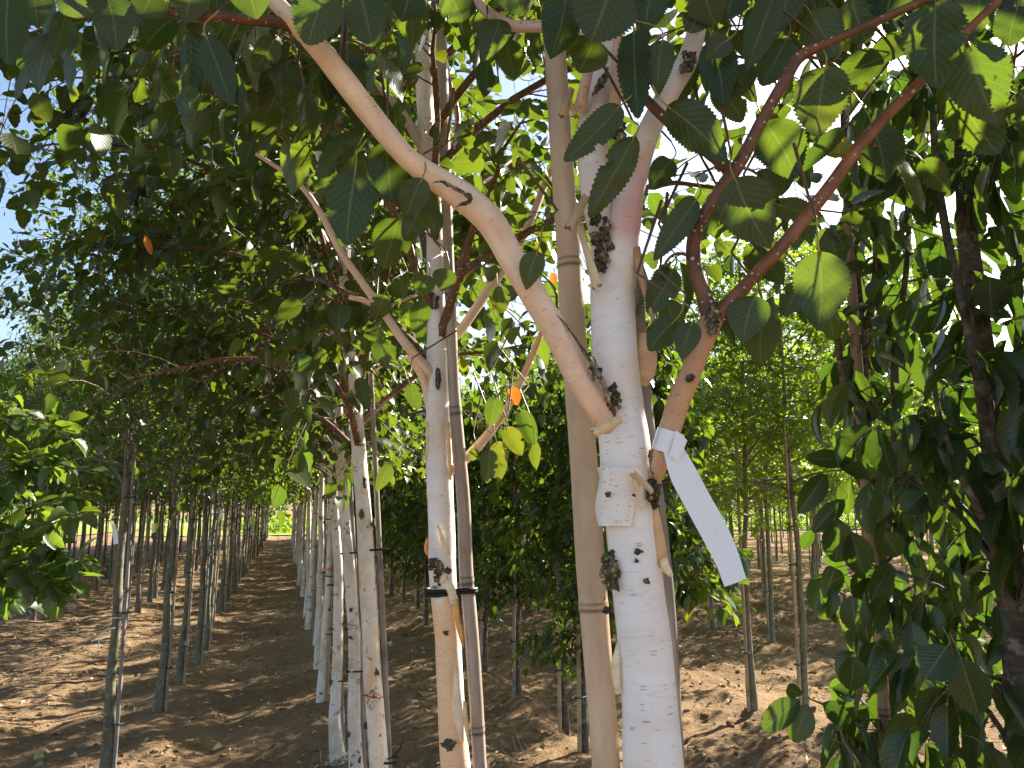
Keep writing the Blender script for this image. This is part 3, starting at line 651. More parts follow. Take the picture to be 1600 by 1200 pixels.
# mossy foot of the fifth
mb = MB(); rg = np.random.RandomState(77)
for j in range(12):
    a = rg.rand() * 6.28; blob(mb, base + [math.cos(a) * .05, math.sin(a) * .05, rg.uniform(.0, .06)], (.022, .022, .02), j, amp=.8)
M_MOSS = plain('mossy_root_crust', (.30, .30, .22), .95, .1, .5, 60)
o = obj('root_flare', mb.mesh('root_flare', M_MOSS, base)); o.parent = t; o.matrix_parent_inverse = (Matrix.Translation(t.location) @ t.rotation_quaternion.to_matrix().to_4x4()).inverted() @ Matrix.Translation(tuple(base))

def pxof(Q, lim_):
    v = Q - CAMP; t = v @ Fv; px = 800 + F_PX * (v @ Rv) / np.maximum(t, .01); return (t > 0) & (px > lim_)
# ------------------------------------------------------------------ near trees built from measured outlines
def path(rows, n, dz0=None):
    """rows of (px,py,horizontal distance,width px) -> smooth array x,y,z,r"""
    a = []
    for r in rows: a.append([*P(r[0], r[1], r[2]), RW(*r)])
    return catmull(a, n)
def to_ground(a, flare=1.15):
    d = a[0, :3] - a[6, :3]; d = d / abs(d[2]); z = a[0, 2]; k = 12
    ex = np.array([[*(a[0, :3] + d * z * f + d * .08 * f), a[0, 3] * (1 + (flare - 1) * f)] for f in np.linspace(1, 1 / k, k)])
    return np.concatenate([ex, a])
def scroll(mb, p0, p1, r, turns=1.4, seed=0, open_=0., taper=1., col=(1, 1, 1), n=18, m=10, up=None):
    """rolled sheet of bark with axis p0-p1"""
    p0, p1 = np.asarray(p0, float), np.asarray(p1, float); rg = np.random.RandomState(seed); t = nrm(p1 - p0)
    a = np.array([0, 0, 1.]) if abs(t[2]) < .8 else np.array([0, 1., 0]); u = nrm(np.cross(t, a)) if up is None else nrm(np.cross(t, up)); w = np.cross(t, u)
    s = np.linspace(0, 1, m)[:, None]; th = np.linspace(0, turns * 2 * math.pi, n)[None] + open_ + .5 * s
    rr = r * (1 - .45 * np.linspace(0, 1, n)[None]) * (1 + (taper - 1) * s) * (1 + .10 * np.sin(th * 3 + seed + s * 5))
    edge = rg.normal(0, .03, n)[None] * (np.abs(s - .5) * 2) ** 3
    ctr = p0[None, None] + (p1 - p0)[None, None] * (s + edge)[..., None] + w * (.25 * r * np.sin(s * 3.1 + seed))[..., None]
    v = ctr + rr[..., None] * (np.cos(th)[..., None] * u + np.sin(th)[..., None] * w)
    L = np.linalg.norm(p1 - p0); i = np.arange(m - 1)[:, None] * n + np.arange(n - 1)[None]
    uv = np.stack([np.broadcast_to(th * r, v.shape[:2]), np.broadcast_to(s * L, v.shape[:2]), np.full(v.shape[:2], .3)], -1)
    mb.add(v.reshape(-1, 3), np.stack([i, i + 1, i + n + 1, i + n], -1).reshape(-1, 4), None, uv.reshape(-1, 3), col)
def strip(mb, rows, hdoff, wid, col=(1, 1, 1), curl=.5, tw=0., n=24, m=7):
    """hanging strip of bark curled about its length; rows of px,py,hd,wpx"""
    a = path(rows, n); t, U, V = frames(a[:, :3]); q = np.linspace(-1, 1, m)
    th = q[None] * (math.pi * curl) + tw + .4 * np.sin(np.linspace(0, 3, n))[:, None]
    view = nrm(-a[:, :3] + CAMP); sd_ = nrm(np.cross(t, view)); nn = np.cross(sd_, t)
    r_ = a[:, 3][:, None] / max(math.sin(min(math.pi * curl, 1.57)), .3)
    v = a[:, None, :3] + r_[..., None] * (np.sin(th)[..., None] * sd_[:, None] + (np.cos(th) - 1)[..., None] * nn[:, None])
    i = np.arange(n - 1)[:, None] * m + np.arange(m - 1)[None]; L = np.linspace(0, .2, n)[:, None]
    uv = np.stack([np.broadcast_to(th * .01, v.shape[:2]), np.broadcast_to(L, v.shape[:2]), np.full(v.shape[:2], .3)], -1)
    mb.add(v.reshape(-1, 3), np.stack([i, i + 1, i + m + 1, i + m], -1).reshape(-1, 4), None, uv.reshape(-1, 3), col)
def part(name, mb, mat, root, base): return obj(name, mb.mesh(name, mat, base), root)

# --- the main birch
T1 = to_ground(path([(1021, 1200, .90, 95), (1015, 1100, .90, 86), (1006, 1000, .90, 82), (998, 930, .90, 80), (992, 880, .90, 79), (986, 830, .90, 76), (980, 770, .90, 80), (976, 700, .90, 79),
            (968, 640, .90, 76), (962, 580, .90, 73), (958, 510, .90, 70), (956, 450, .90, 68), (955, 410, .90, 62), (948, 370, .905, 54), (935, 320, .91, 50), (928, 270, .91, 48), (928, 200, .92, 50),
            (940, 140, .92, 42), (955, 70, .92, 32), (968, -10, .92, 28), (985, -150, .93, 26), (1000, -400, .94, 20), (1010, -800, .95, 10)], 230))
BASE1 = np.array([T1[0, 0], T1[0, 1], 0.])
birch1 = thing('birch_tree', BASE1, 'nearest white birch in the foreground with forked trunk and peeling bark', 'birch tree', 'white birches in a row beside the lane')
def bark_col(L, a, ring):
    z = ring[..., 2]; o = np.ones(ring.shape)
    k = vnoise(L * 3 + 9, a * .6, 2.2, 12)[..., None]
    o = o * (1 - np.clip(k * .35, 0, .2) * np.array([0., .5, 1.]))
    f = np.clip((z - 2.02) / .05, 0, 1)[..., None]; return o * (1 - f) + f * o * np.array([.98, .90, .83])
mb = MB(); tube(mb, T1[:, :3], T1[:, 3], 40, bark_col, lump=.03, lf=7, seed=2); part('trunk', mb, M_BIRCH, birch1, BASE1)
def pinkcol(c0, c1, p=1.):
    def f(L, a, ring):
        t = ((L - L.min()) / (L.max() - L.min() + 1e-9))[..., None] ** p; nz = 1 + (.30 * vnoise(L * 22, a * 1.6, 1, 5) + .16 * vnoise(L * 70, a * 2.5, 1, 6))[..., None] * np.array([.6, 1., 1.2])
        return (np.array(c0) * (1 - t) + np.array(c1) * t) * nz
    return f
def branch(rows, n, col, mat=None, sides=16, lump=.07, root=None, base=None, seed=1, name='branch'):
    a = path(rows, n); mb = MB(); tube(mb, a[:, :3], a[:, 3], sides, col, lump=lump, lf=14, seed=seed); part(name, mb, mat or M_BIRCH, root if root is not None else birch1, BASE1 if base is None else base); return a
def forkcol(L, a, ring):
    z = ring[..., 2]; z0, z1, z2 = P(970, 400, .9)[2], P(980, 375, .9)[2], P(995, 265, .9)[2]
    f = np.clip((z - z0) / (z1 - z0), 0, 1) * np.clip((z2 + .02 - z) / .02, 0, 1); f = (f * (.75 + .6 * vnoise(L * 30, a * 1.5, 1, 5)))[..., None]
    t = np.clip((z - z2) / .2, 0, 1)[..., None]; base = np.array([1., .96, .92]) * (1 - t) + np.array([.93, .80, .70]) * t
    return base * (1 - f) + f * np.array([.88, .55, .50])
LB = branch([(962, 450, .90, 60), (968, 400, .89, 58), (976, 350, .885, 48), (992, 270, .88, 40), (1012, 210, .875, 36), (1045, 145, .87, 34), (1076, 90, .865, 32), (1095, 20, .86, 26), (1120, -80, .86, 24), (1180, -300, .86, 16)], 90,
            forkcol, sides=28, seed=3)
LL = branch([(974, 698, .895, 8), (960, 672, .888, 34), (942, 645, .882, 46), (905, 590, .875, 45), (870, 520, .865, 42), (835, 465, .86, 42), (800, 405, .855, 42), (765, 345, .85, 44), (720, 305, .845, 44), (690, 285, .84, 40), (640, 250, .83, 34),
             (600, 205, .82, 35), (565, 160, .81, 36), (530, 115, .80, 36), (495, 72, .79, 34), (455, 30, .78, 28), (400, -30, .77, 24), (300, -130, .75, 16)], 150, pinkcol((.95, .70, .54), (.99, .76, .53), .8), sides=28, seed=5)
DKR = (1., 1., 1.)
RB = branch([(1015, 765, .90, 22), (1030, 728, .875, 26), (1041, 690, .865, 32), (1056, 640, .86, 34), (1076, 590, .855, 33), (1095, 545, .85, 30), (1112, 500, .845, 34), (1118, 488, .845, 30)], 50, pinkcol((.74, .47, .30), (.60, .34, .20), 1.), sides=22, seed=7)
R1 = branch([(1112, 505, .845, 28), (1100, 462, .845, 25), (1084, 410, .845, 23), (1086, 368, .84, 23), (1110, 322, .83, 22), (1135, 285, .825, 23), (1155, 255, .82, 21), (1190, 190, .81, 19), (1225, 128, .80, 19), (1250, 88, .80, 20), (1295, 66, .79, 15), (1360, 38, .78, 14), (1440, 2, .77, 12), (1600, -60, .75, 8)], 90, (1.1, 1., .95), M_TWIG, 12, root=birch1, seed=8)
R2 = branch([(1105, 512, .845, 26), (1128, 485, .84, 24), (1170, 440, .835, 21), (1230, 375, .83, 21), (1290, 300, .82, 21), (1350, 220, .81, 20), (1400, 165, .80, 19), (1440, 125, .79, 17), (1500, 60, .78, 14), (1590, -30, .76, 10)], 80, (1.7, 1.45, 1.25), M_TWIG, 12, seed=9)
R3 = branch([(1150, 272, .825, 20), (1125, 252, .83, 20), (1090, 225, .835, 19), (1050, 195, .84, 17), (1010, 155, .845, 15), (985, 120, .85, 12), (975, 60, .86, 10)], 40, (.9, .85, .85), M_TWIG, 10, seed=10)
R4 = branch([(470, 48, .785, 20), (440, 36, .78, 19), (380, 30, .77, 17), (310, 25, .76, 14), (245, 18, .75, 10), (150, -8, .74, 8)], 40, (1.1, 1., 1.), M_TWIG, 10, seed=11)
R5 = branch([(541, 125, .80, 14), (537, 90, .795, 11), (540, 30, .79, 9), (545, -60, .78, 8)], 20, (.7, .65, .65), M_TWIG, 8, seed=12)
R6 = branch([(955, 90, .92, 20), (905, 60, .95, 20), (850, 42, .98, 18), (800, 40, 1.0, 18), (770, 25, 1.02, 17), (740, -5, 1.05, 16), (690, -80, 1.1, 12)], 40, pinkcol((.8, .6, .5), (.75, .52, .42)), sides=12, seed=13)
for s_, (a, b) in enumerate([((960, 165), (965, 60)), ((905, 175), (930, 60))]):
    branch([(a[0], a[1], .90, 20), ((a[0] + b[0]) / 2, (a[1] + b[1]) / 2, .88, 17), (b[0], b[1], .86, 14), (b[0] + 10, -60, .85, 10)], 20, (.86, .62, .5), sides=10, seed=20 + s_)

# knots, crotch ridges, burr
def knots(lst, mat=M_CRACK, root=None, base=None, name='knot'):
    for k, (px, py, hd, w, h, dth) in enumerate(lst):
        mb = MB(); q = P(px, py, hd); s = DEP(q) / F_PX; ax = np.array([Rv, Fv, [0, 0, 1.]])
        blob(mb, q, (w * s / 2, dth * s / 2, h * s / 2), k * 7 + int(px), amp=.8, sub=22, axes=ax); part(name, mb, mat, root if root is not None else birch1, BASE1 if base is None else base)
def burr(cx, cy, hd, w, h, n, seed, root=None, base=None, name='burr', sz=5.):
    rs = np.random.RandomState(seed); mb = MB(); ax = np.array([Rv, Fv, [0, 0, 1.]])
    for k in range(n):
        x, y = rs.normal(0, .22), rs.normal(0, .27); q = P(cx + x * w, cy + y * h, hd + .006 * (x * x + y * y)); s = DEP(q) / F_PX * sz * 1.0 * rs.uniform(.4, 1.2)
        col = [(.7, .65, .55), (1.2, 1.1, .9), (1.8, 1.65, 1.35), (.9, 1.0, .6), (.6, .56, .5), (2.8, 2.6, 2.2)][rs.randint(6)]
        blob(mb, q, (s * 1.15, s * .5, s * rs.uniform(.8, 1.6)), seed + k, amp=1.0, sub=16, axes=ax, col=col)
    for k in range(n // 4):
        q = P(cx + rs.normal(0, .3) * w, cy + rs.normal(0, .33) * h, hd); e = q - Fv * .003 + Rv * rs.normal(0, .003) + np.array([0, 0, rs.normal(-.003, .003)])
        tube(mb, np.array([q, (q + e) / 2 - Fv * .002, e]), [.0008, .0006, .0003], 4, col=(.6, .8, .4))
    part(name, mb, M_CRACK, root if root is not None else birch1, BASE1 if base is None else base)
burr(955, 903, .874, 26, 58, 34, 5); burr(950, 885, .88, 16, 30, 12, 6)
knots([(997, 862, .8695, 11, 8, 5), (950, 773, .868, 8, 7, 5), (994, 877, .869, 6, 6, 4), (1010, 908, .870, 8, 7, 5), (988, 775, .8685, 10, 5, 4)])
burr(1020, 772, .872, 20, 30, 20, 9, sz=4.5); burr(1113, 495, .826, 24, 34, 26, 10, sz=4.5); burr(940, 385, .866, 28, 58, 36, 11, sz=5.5); burr(1078, 97, .845, 22, 26, 22, 12, sz=4.5); burr(968, 205, .88, 20, 30, 20, 13); burr(960, 625, .862, 14, 40, 18, 14, sz=3.6); burr(928, 578, .855, 12, 34, 14, 15, sz=3.)
def ridge(rows, seed, r_=1.):
    a = path(rows, 60); mb = MB(); rs = np.random.RandomState(seed)
    for q_ in range(3):
        off = rs.normal(0, .35, (60, 3)); off = np.stack([np.convolve(off[:, k], np.ones(5) / 5, 'same') for k in range(3)], 1) * a[:, 3:4] * 1.6
        k0 = rs.randint(0, 12); k1 = 60 - rs.randint(0, 14); w_ = np.sin(np.linspace(.15, 3.0, k1 - k0)) ** .5
        tube(mb, a[k0:k1, :3] + off[k0:k1], a[k0:k1, 3] * .62 * r_ * w_ * rs.uniform(.7, 1.3, k1 - k0), 9, lump=.7, lf=160, seed=seed + q_, col=(1., 1., 1.) if q_ else (2.2, 2., 1.6))
    part('bark_ridge', mb, M_CRACK, birch1, BASE1)
ridge([(962, 655, .868, 9), (948, 615, .858, 11), (930, 578, .855, 9), (908, 542, .853, 6), (882, 505, .851, 5), (857, 478, .848, 4)], 3)
ridge([(715, 322, .822, 8), (735, 312, .82, 9), (712, 295, .818, 6), (680, 285, .818, 6), (672, 290, .82, 5)], 19)
ridge([(925, 150, .88, 8), (945, 120, .885, 12), (950, 100, .885, 8)], 31)
ridge([(1074, 592, .838, 13), (1082, 590, .836, 10)], 35)
ridge([(1018, 735, .875, 8), (1016, 705, .877, 6), (1020, 760, .87, 9)], 41)

# rolled and peeling bark
def bscroll(a, b, hd, wpx, turns=1.4, seed=0, col=(1, 1, 1), open_=0., taper=1., mat=None):
    mb = MB(); p0, p1 = P(*a, hd), P(*b, hd - .004); scroll(mb, p0, p1, wpx * .5 * DEP(p0) / F_PX, turns, seed, open_, taper, col); part('bark_curl', mb, mat or M_CURL, birch1, BASE1)
bscroll((968, 652), (926, 678), .850, 16, 1.3, 1, (1.1, 1.12, 1.05), .6, 1.2)
bscroll((990, 738), (1018, 770), .858, 14, 1.5, 2, (1.0, 1., .95), 0, .7)
bscroll((992, 750), (1004, 798), .860, 12, 1.2, 3, (1.15, 1.2, 1.2), 1., .6)
bscroll((916, 308), (887, 358), .872, 15, 1.4, 4, (.78, .8, .8), 0, 1.1)
bscroll((906, 356), (934, 448), .866, 11, 1.4, 5, (.95, .98, .95), 1, 1.8)
bscroll((902, 335), (915, 375), .87, 8, 1.3, 6, (.7, .7, .7))
bscroll((892, 140), (878, 182), .885, 11, 1.4, 7, (.75, .75, .72), 0, 1.1)
bscroll((886, 150), (900, 182), .885, 8, 1.4, 8, (.9, .85, .8))
def bstrip(rows, col, curl=.45, tw=0., mat=None):
    mb = MB(); strip(mb, rows, 0, 0, col, curl, tw); part('bark_strip', mb, mat or M_CURL, birch1, BASE1)
bstrip([(1020, 785, .885, 10), (1028, 830, .882, 18), (1034, 870, .88, 20), (1038, 885, .878, 16)], (1., .85, .72), .5)
bstrip([(1036, 872, .876, 14), (1043, 885, .872, 20), (1050, 900, .87, 8)], (1.25, 1.35, 1.4), .4, .5)
bstrip([(993, 385, .87, 14), (1000, 420, .868, 13), (1010, 460, .866, 11), (1022, 505, .864, 7)], (.75, .62, .55), .5)
bstrip([(996, 395, .872, 9), (1012, 440, .872, 8), (1017, 455, .872, 3)], (.30, .28, .26), .4, .4)
bstrip([(1003, 520, .895, 10), (1012, 548, .893, 40), (1012, 580, .893, 34), (1004, 602, .895, 14)], (.95, .85, .75), .3)
bstrip([(1024, 800, .90, 6), (1036, 920, .90, 7), (1046, 1050, .90, 7), (1052, 1100, .90, 5)], (.72, .5, .42), .5)
bstrip([(966, 1005, .89, 6), (963, 1040, .888, 14), (966, 1085, .89, 10)], (1.2, 1.35, 1.5), .4)
# the loose square flap of bark wrapped round the trunk, its left edge lifted
mb = MB(); n_, m_ = 22, 16
vv = []; uvv = []; cc = []
for i_ in range(m_):
    f = i_ / (m_ - 1); py = 730 + 92 * f; cx = 978 - 0 * f + (2 - 4 * f)
    for j_ in range(n_):
        g_ = j_ / (n_ - 1); px = 933 + (74 - 22 * f) * g_ + 3 * math.sin(f * 7) * (1 - g_) + 2 * math.sin(g_ * 9) * (f > .9)
        dx = (px - 978) / 41.; hd = .9 - .0325 * math.sqrt(max(0, 1 - min(1, dx * dx))) - .0012 - (.004 * max(0, (.25 - g_)) * 4) - .003 * math.exp(-(g_ * 9 - 1) ** 2)
        vv.append(P(px, py, hd)); uvv.append((g_ * .06, f * .07 + 5, .2)); c_ = 1 - .1 * (g_ < .08); cc.append((c_, c_ * .965, c_ * .91))
i = np.arange(m_ - 1)[:, None] * n_ + np.arange(n_ - 1)[None]
mb.add(vv, np.stack([i, i + n_, i + n_ + 1, i + 1], -1).reshape(-1, 4), None, uvv, cc); part('bark_flap', mb, M_BIRCH, birch1, BASE1)

# --- leaves of the main birch
HL = []
def leaf(bx, by, tx, ty, w, hd, r, side=1, hd2=None, roll=0., curl=.6, pet=None):
    HL.append((bx, by, tx, ty, w, hd, r, side, hd if hd2 is None else hd2, roll, curl, pet))
#   base px  tip px   width hd   colour(0 dark..1 yellow) side(+1 upper face seen)
for L_ in [(1290, 103, 1275, 218, 84, .78, .97, -1), (1278, 392, 1281, 520, 86, .76, .55, -1), (1462, 2, 1460, 152, 92, .74, .8, -1), (1515, 72, 1560, 192, 92, .75, .2, 1), (1495, 142, 1562, 238, 84, .79, .5, -1),
           (1148, 278, 1205, 388, 92, .77, .1, 1), (1042, 165, 1142, 252, 70, .78, .55, -1), (990, 48, 997, 192, 54, .80, .4, -1), (970, 165, 882, 250, 50, .79, .05, 1), (992, 212, 924, 332, 52, .80, .35, 1),
           (955, -30, 925, 62, 112, .74, .15, 1), (885, -5, 858, 96, 64, .77, .5, -1), (930, 62, 905, 112, 66, .79, .1, 1), (1035, 62, 1028, 148, 46, .80, .0, 1), (1098, 8, 1078, 48, 50, .82, .1, 1),
           (1112, 60, 1132, 172, 60, .82, .5, -1), (1210, -10, 1165, 112, 52, .80, .85, -1), (1195, 190, 1248, 285, 78, .84, .4, -1), (1265, 18, 1312, 92, 66, .85, .93, -1), (1362, 195, 1385, 290, 74, .86, .5, -1),
           (1318, 200, 1246, 268, 30, .85, .1, 1), (1088, 312, 1022, 405, 44, .82, .05, 1), (1130, 300, 1092, 372, 40, .86, .2, 1), (1055, 500, 1012, 548, 44, .82, .4, -1), (1082, 502, 1066, 562, 42, .80, .1, 1),
           (1180, 462, 1160, 535, 66, .82, .1, 1), (1192, 490, 1190, 572, 62, .86, .15, 1), (1052, 420, 1012, 488, 50, .86, .0, 1), (1120, 130, 1160, 190, 50, .84, .1, 1), (1230, 60, 1190, 130, 60, .86, .1, 1),
           (1140, 60, 1105, 90, 40, .8, .2, 1), (1175, 100, 1140, 160, 40, .85, .3, 1), (1050, 250, 1010, 300, 44, .9, .5, -1), (1170, 380, 1225, 445, 56, .88, .4, -1), (1215, 320, 1290, 345, 40, .9, .3, 1),
           (1380, 90, 1300, 130, 50, .84, .3, 1), (1420, 60, 1350, 100, 40, .84, .15, 1), (1590, 10, 1572, 80, 60, .8, .3, -1), (1330, -10, 1360, 70, 70, .82, .8, -1), (1400, -30, 1385, 40, 66, .8, .4, -1),
           (1530, -20, 1520, 50, 60, .82, .3, 1), (1100, -20, 1120, 40, 64, .8, .1, 1), (1160, -30, 1130, 30, 60, .84, .3, -1), (1240, -30, 1215, 40, 60, .84, .1, 1), (1020, -20, 1010, 50, 60, .82, .4, -1),
           (165, -10, 182, 70, 68, .72, .1, 1), (15, -30, 12, 105, 62, .70, .5, -1), (95, -20, 142, 30, 60, .72, .65, -1), (104, 15, 80, 95, 34, .74, .3, -1), (240, -20, 215, 28, 62, .73, .7, -1), (50, -30, 60, 40, 50, .76, .1, 1),
           (322, 55, 365, 170, 50, .72, .62, -1), (505, -20, 480, 68, 80, .74, .05, 1), (562, -15, 585, 78, 70, .76, .75, -1), (555, 268, 540, 385, 78, .80, .4, -1), (602, 222, 612, 322, 62, .84, .35, -1),
           (560, 225, 530, 272, 40, .82, .0, 1), (660, 278, 632, 345, 46, .82, .0, 1), (840, 392, 822, 452, 40, .82, .1, 1), (300, -30, 290, 35, 60, .74, .3, 1), (385, -30, 400, 25, 64, .73, .3, 1), (430, 60, 396, 110, 40, .78, .1, 1),
           (640, -25, 625, 40, 60, .8, .6, -1), (700, -25, 730, 40, 56, .86, .5, -1), (790, -30, 815, 20, 60, .84, .1, 1), (1440, 250, 1482, 300, 40, .9, .2, 1), (1250, 440, 1225, 490, 40, .92, .3, 1)]:
    leaf(*L_)
mbl, mbt = MB(), MB(); rg = np.random.RandomState(4)
def emit_leaves(HL, mbl, mbt, tpl='hero', stem=True):
    for (bx, by, tx, ty, w, hd, r, side, hd2, roll, curl, pet) in HL:
        b, t_ = P(bx, by, hd), P(tx, ty, hd2 + rg.normal(0, .006)); L = np.linalg.norm(t_ - b); wm = w * DEP((b + t_) / 2) / F_PX
        nn = nrm(CAMP - b) * side + rg.normal(0, .10, 3) + np.array([0, 0, .15])
        add_leaves(mbl, tpl if tpl != 'hero' else ['hero', 'hero2', 'hero3', 'hero4'][rg.randint(4)], b[None], (t_ - b)[None], nn[None], np.array([L]), np.array([wm / L]), np.array([r]), np.array([curl * rg.uniform(.3, 1.3)]))
        # petiole up to the twig
        up = b - nrm(t_ - b) * .012 + np.array([rg.normal(0, .01), rg.uniform(0, .02), .018 + rg.rand() * .01]); q = catmull(np.array([b + nrm(t_ - b) * .006, b - nrm(t_ - b) * .008, up]), 7)
        tube(mbt, q, .0009, 5, col=(2.2, 3.6, 1.6), cap=False)
        if stem: tube(mbt, np.array([up, up + [rg.normal(0, .02), .02, .03], up + [rg.normal(0, .05), .05, .10 + rg.rand() * .05]]), [.0012, .0017, .0022], 5, cap=False)
emit_leaves(HL, mbl, mbt)
# leafy twigs hanging from the boughs: (start, end, number of leaves)
def twig(a, b, nl, r0=.0022, leafL=.07, sag=.02, tpl='hero', mbl=mbl, mbt=mbt, rr=None):
    p0, p1 = P(*a), P(*b); s = np.linspace(0, 1, 12)[:, None]; L = np.linalg.norm(p1 - p0)
    wv = rg.normal(0, .03, 3) * L; pts = p0 * (1 - s) + p1 * s + wv * np.sin(s * math.pi) * 1.5 - np.array([0, 0, 1]) * sag * (s - s * s) * 4 * -1
    tube(mbt, pts, np.linspace(r0, .0011, 12), 6, cap=False)
    for k in range(nl):
        u = (k + .6 + rg.uniform(-.2, .2)) / nl; i_ = min(11, int(u * 11)); o = pts[i_]; td = nrm(pts[min(11, i_ + 1)] - pts[max(0, i_ - 1)])
        sdv = nrm(np.cross(td, [0, 0, 1.]) * (1 if k % 2 else -1) + rg.normal(0, .3, 3)); pet = o + sdv * .014 + [0, 0, -.006]
        tube(mbt, np.array([o, (o + pet) / 2 + [0, 0, .003], pet]), .0008, 4, col=(2., 3.2, 1.5), cap=False)
        ax = nrm(td * .3 + sdv * .45 + np.array([0, 0, -rg.uniform(.4, 1.6)])); nn = nrm(np.array([0, 0, .5]) + sdv * .8 + rg.normal(0, .45, 3)); l_ = leafL * rg.uniform(.6, 1.12)
        if in_gap(pet[None])[0] or in_gap((pet + ax * l_)[None])[0]: continue
        add_leaves(mbl, ['hero', 'hero2', 'hero3', 'hero4'][rg.randint(4)], pet[None], ax[None], nn[None], np.array([l_]), np.array([rg.uniform(.62, .84)]), np.array([np.clip(rg.beta(1.5, 2.2) if rr is None else rr, 0, .98)]), np.array([rg.uniform(.3, 1.5)]))
for a, b, nl in [((300, 25, .8), (200, 150, .95), 5), ((380, 30, .8), (330, 170, 1.0), 5), ((470, 50, .8), (430, 230, 1.05), 6), ((540, 60, .8), (600, 200, 1.), 5), ((150, 0, .8), (60, 120, .9), 5), ((100, -20, .8), (10, 60, .9), 4),
                 ((640, -60, .9), (600, 90, 1.1), 5), ((720, -60, .95), (760, 80, 1.1), 5), ((800, 30, 1.), (780, 130, 1.1), 3), ((1150, 265, .83), (1230, 330, 1.0), 4), ((1250, 90, .8), (1330, 170, .95), 4), ((1360, 40, .79), (1430, 140, .9), 4),
                 ((1440, 0, .8), (1530, 110, .9), 5), ((1500, 60, .8), (1590, 150, .95), 4), ((1300, -50, .9), (1240, 60, 1.0), 5), ((1200, -60, .9), (1150, 60, 1.), 5), ((1080, 90, .87), (1160, 40, 1.0), 4), ((1076, 400, .85), (1020, 500, 1.0), 4),
                 ((1180, 430, .84), (1220, 540, 1.0), 3), ((1350, 220, .82), (1420, 310, 1.), 3), ((1000, 0, .95), (960, 90, 1.1), 4), ((870, 480, .9), (830, 420, 1.05), 2), ((700, 290, .85), (640, 380, 1.), 4), ((600, 205, .83), (520, 290, 1.), 4),
                 ((560, 150, .82), (470, 260, .98), 5), ((520, 110, .82), (440, 150, 1.0), 4), ((430, 0, .8), (480, 160, 1.1), 4), ((20, -60, .9), (120, 100, 1.1), 6), ((240, 0, .9), (270, 120, 1.1), 6), ((350, -60, .9), (400, 80, 1.1), 5),
                 ((1560, -60, .9), (1500, 80, 1.1), 6), ((1590, 60, .95), (1540, 300, 1.2), 5), ((880, -60, 1.), (840, 60, 1.2), 5)]:
    twig(a, b, nl)
def clear_cam(Q):
    d = np.linalg.norm(Q - CAMP, axis=1); v = Q - CAMP; t = v @ Fv; px = 800 + F_PX * (v @ Rv) / np.maximum(t, .01); py = 600 - F_PX * (v @ Uv) / np.maximum(t, .01)
    inv = (t > 0) & (px > -60) & (px < 1660) & (py > -60) & (py < 1260)
    return ~in_gap(Q) & (d > .66) & ~(inv & (py > 60 + 0 * px) & (t < 1.5))
w_, t_, l_ = gen_tree(bclear=lambda Q: (np.linalg.norm(Q - CAMP, axis=1) < .6), seed=71, trunk=T1, leader=False, H=5.1, z0=2.5, R=1.15, nprim=46, sec=10, elev=(10, 55), droop=.2, step=.036, leaf=.078, tpl='mid', wr=.76, petiole=.03, clear=clear_cam)
mbt.v += t_.v; mbt.uv += t_.uv; mbt.c += t_.c; mbt.f4 += [f + mbt.n for f in t_.f4]; mbt.f3 += [f + mbt.n for f in t_.f3]; mbt.n += t_.n
mbl.v += l_.v; mbl.uv += l_.uv; mbl.c += l_.c; mbl.f4 += [f + mbl.n for f in l_.f4]; mbl.n += l_.n
part('crown', mbl, M_LEAF_B, birch1, BASE1); part('twigs', mbt, M_TWIG, birch1, BASE1)

# --- big bamboo cane beside it
def cane(rows, n, mat, nodes, label, name='bamboo_stake', group='canes staking the birch row', grow=.10, cut=.0, sides=24):
    a = to_ground(path(rows, n), 1.0); base = np.array([a[0, 0], a[0, 1], 0.]); t = thing(name, base, label, 'plant stake', group); mb = MB()
    a = catmull(a, 1500); c = np.ones((1500, 3)); r = a[:, 3].copy()
    ys = np.array([PX(p)[1] for p in a[:, :3]])
    for ny in nodes:
        k = np.exp(-((ys - ny) / 5.) ** 2); r *= 1 + .05 * k; k2 = np.exp(-((ys - ny - 7) / 3.) ** 2); c *= (1 - .72 * k2)[:, None]; r *= 1 - .015 * k2
        k3 = np.exp(-((ys - ny + 3) / 2.2) ** 2); c *= (1 - .55 * k3)[:, None]
    tube(mb, a[:, :3], r, sides, c, seed=7); obj('cane', mb.mesh('cane', mat, base), t); return t, base, a
bigcane, BC, ACANE = cane([(947, 1200, 1.0, 44), (940, 1100, 1.0, 45), (930, 980, 1.0, 45), (924, 900, 1.0, 46), (912, 720, 1.0, 43), (898, 550, 1.0, 40), (889, 400, 1.0, 38), (880, 280, 1.0, 36), (872, 150, 1.0, 35), (864, 40, 1.0, 33)], 60,
                          M_BAMBOO, (410, 945, 1450), 'thick smooth bamboo cane left of the nearest birch trunk')
greyst, gb, _a = cane([(1054, 1180, .975, 30), (1036, 900, .975, 30), (1020, 760, .975, 30), (1006, 620, .975, 24), (1000, 520, .975, 20), (996, 430, .975, 18)], 30, M_GREY, (), 'grey weathered stake hidden behind the nearest birch trunk', 'wooden_stake')
mb = MB(); q = P(900, 1290, 1.0)
ct = np.array([np.interp(.98, T1[:, 2], T1[:, k]) for k in range(3)]); cb = np.array([np.interp(.98, ACANE[:, 2], ACANE[:, k]) for k in range(3)])
tube(mb, ring_pts(ct, cb, .042, .024, np.array([0, 0, 1.])), .005, 6, cap=False); obj('tie', mb.mesh('tie', M_TIE, BC), bigcane)

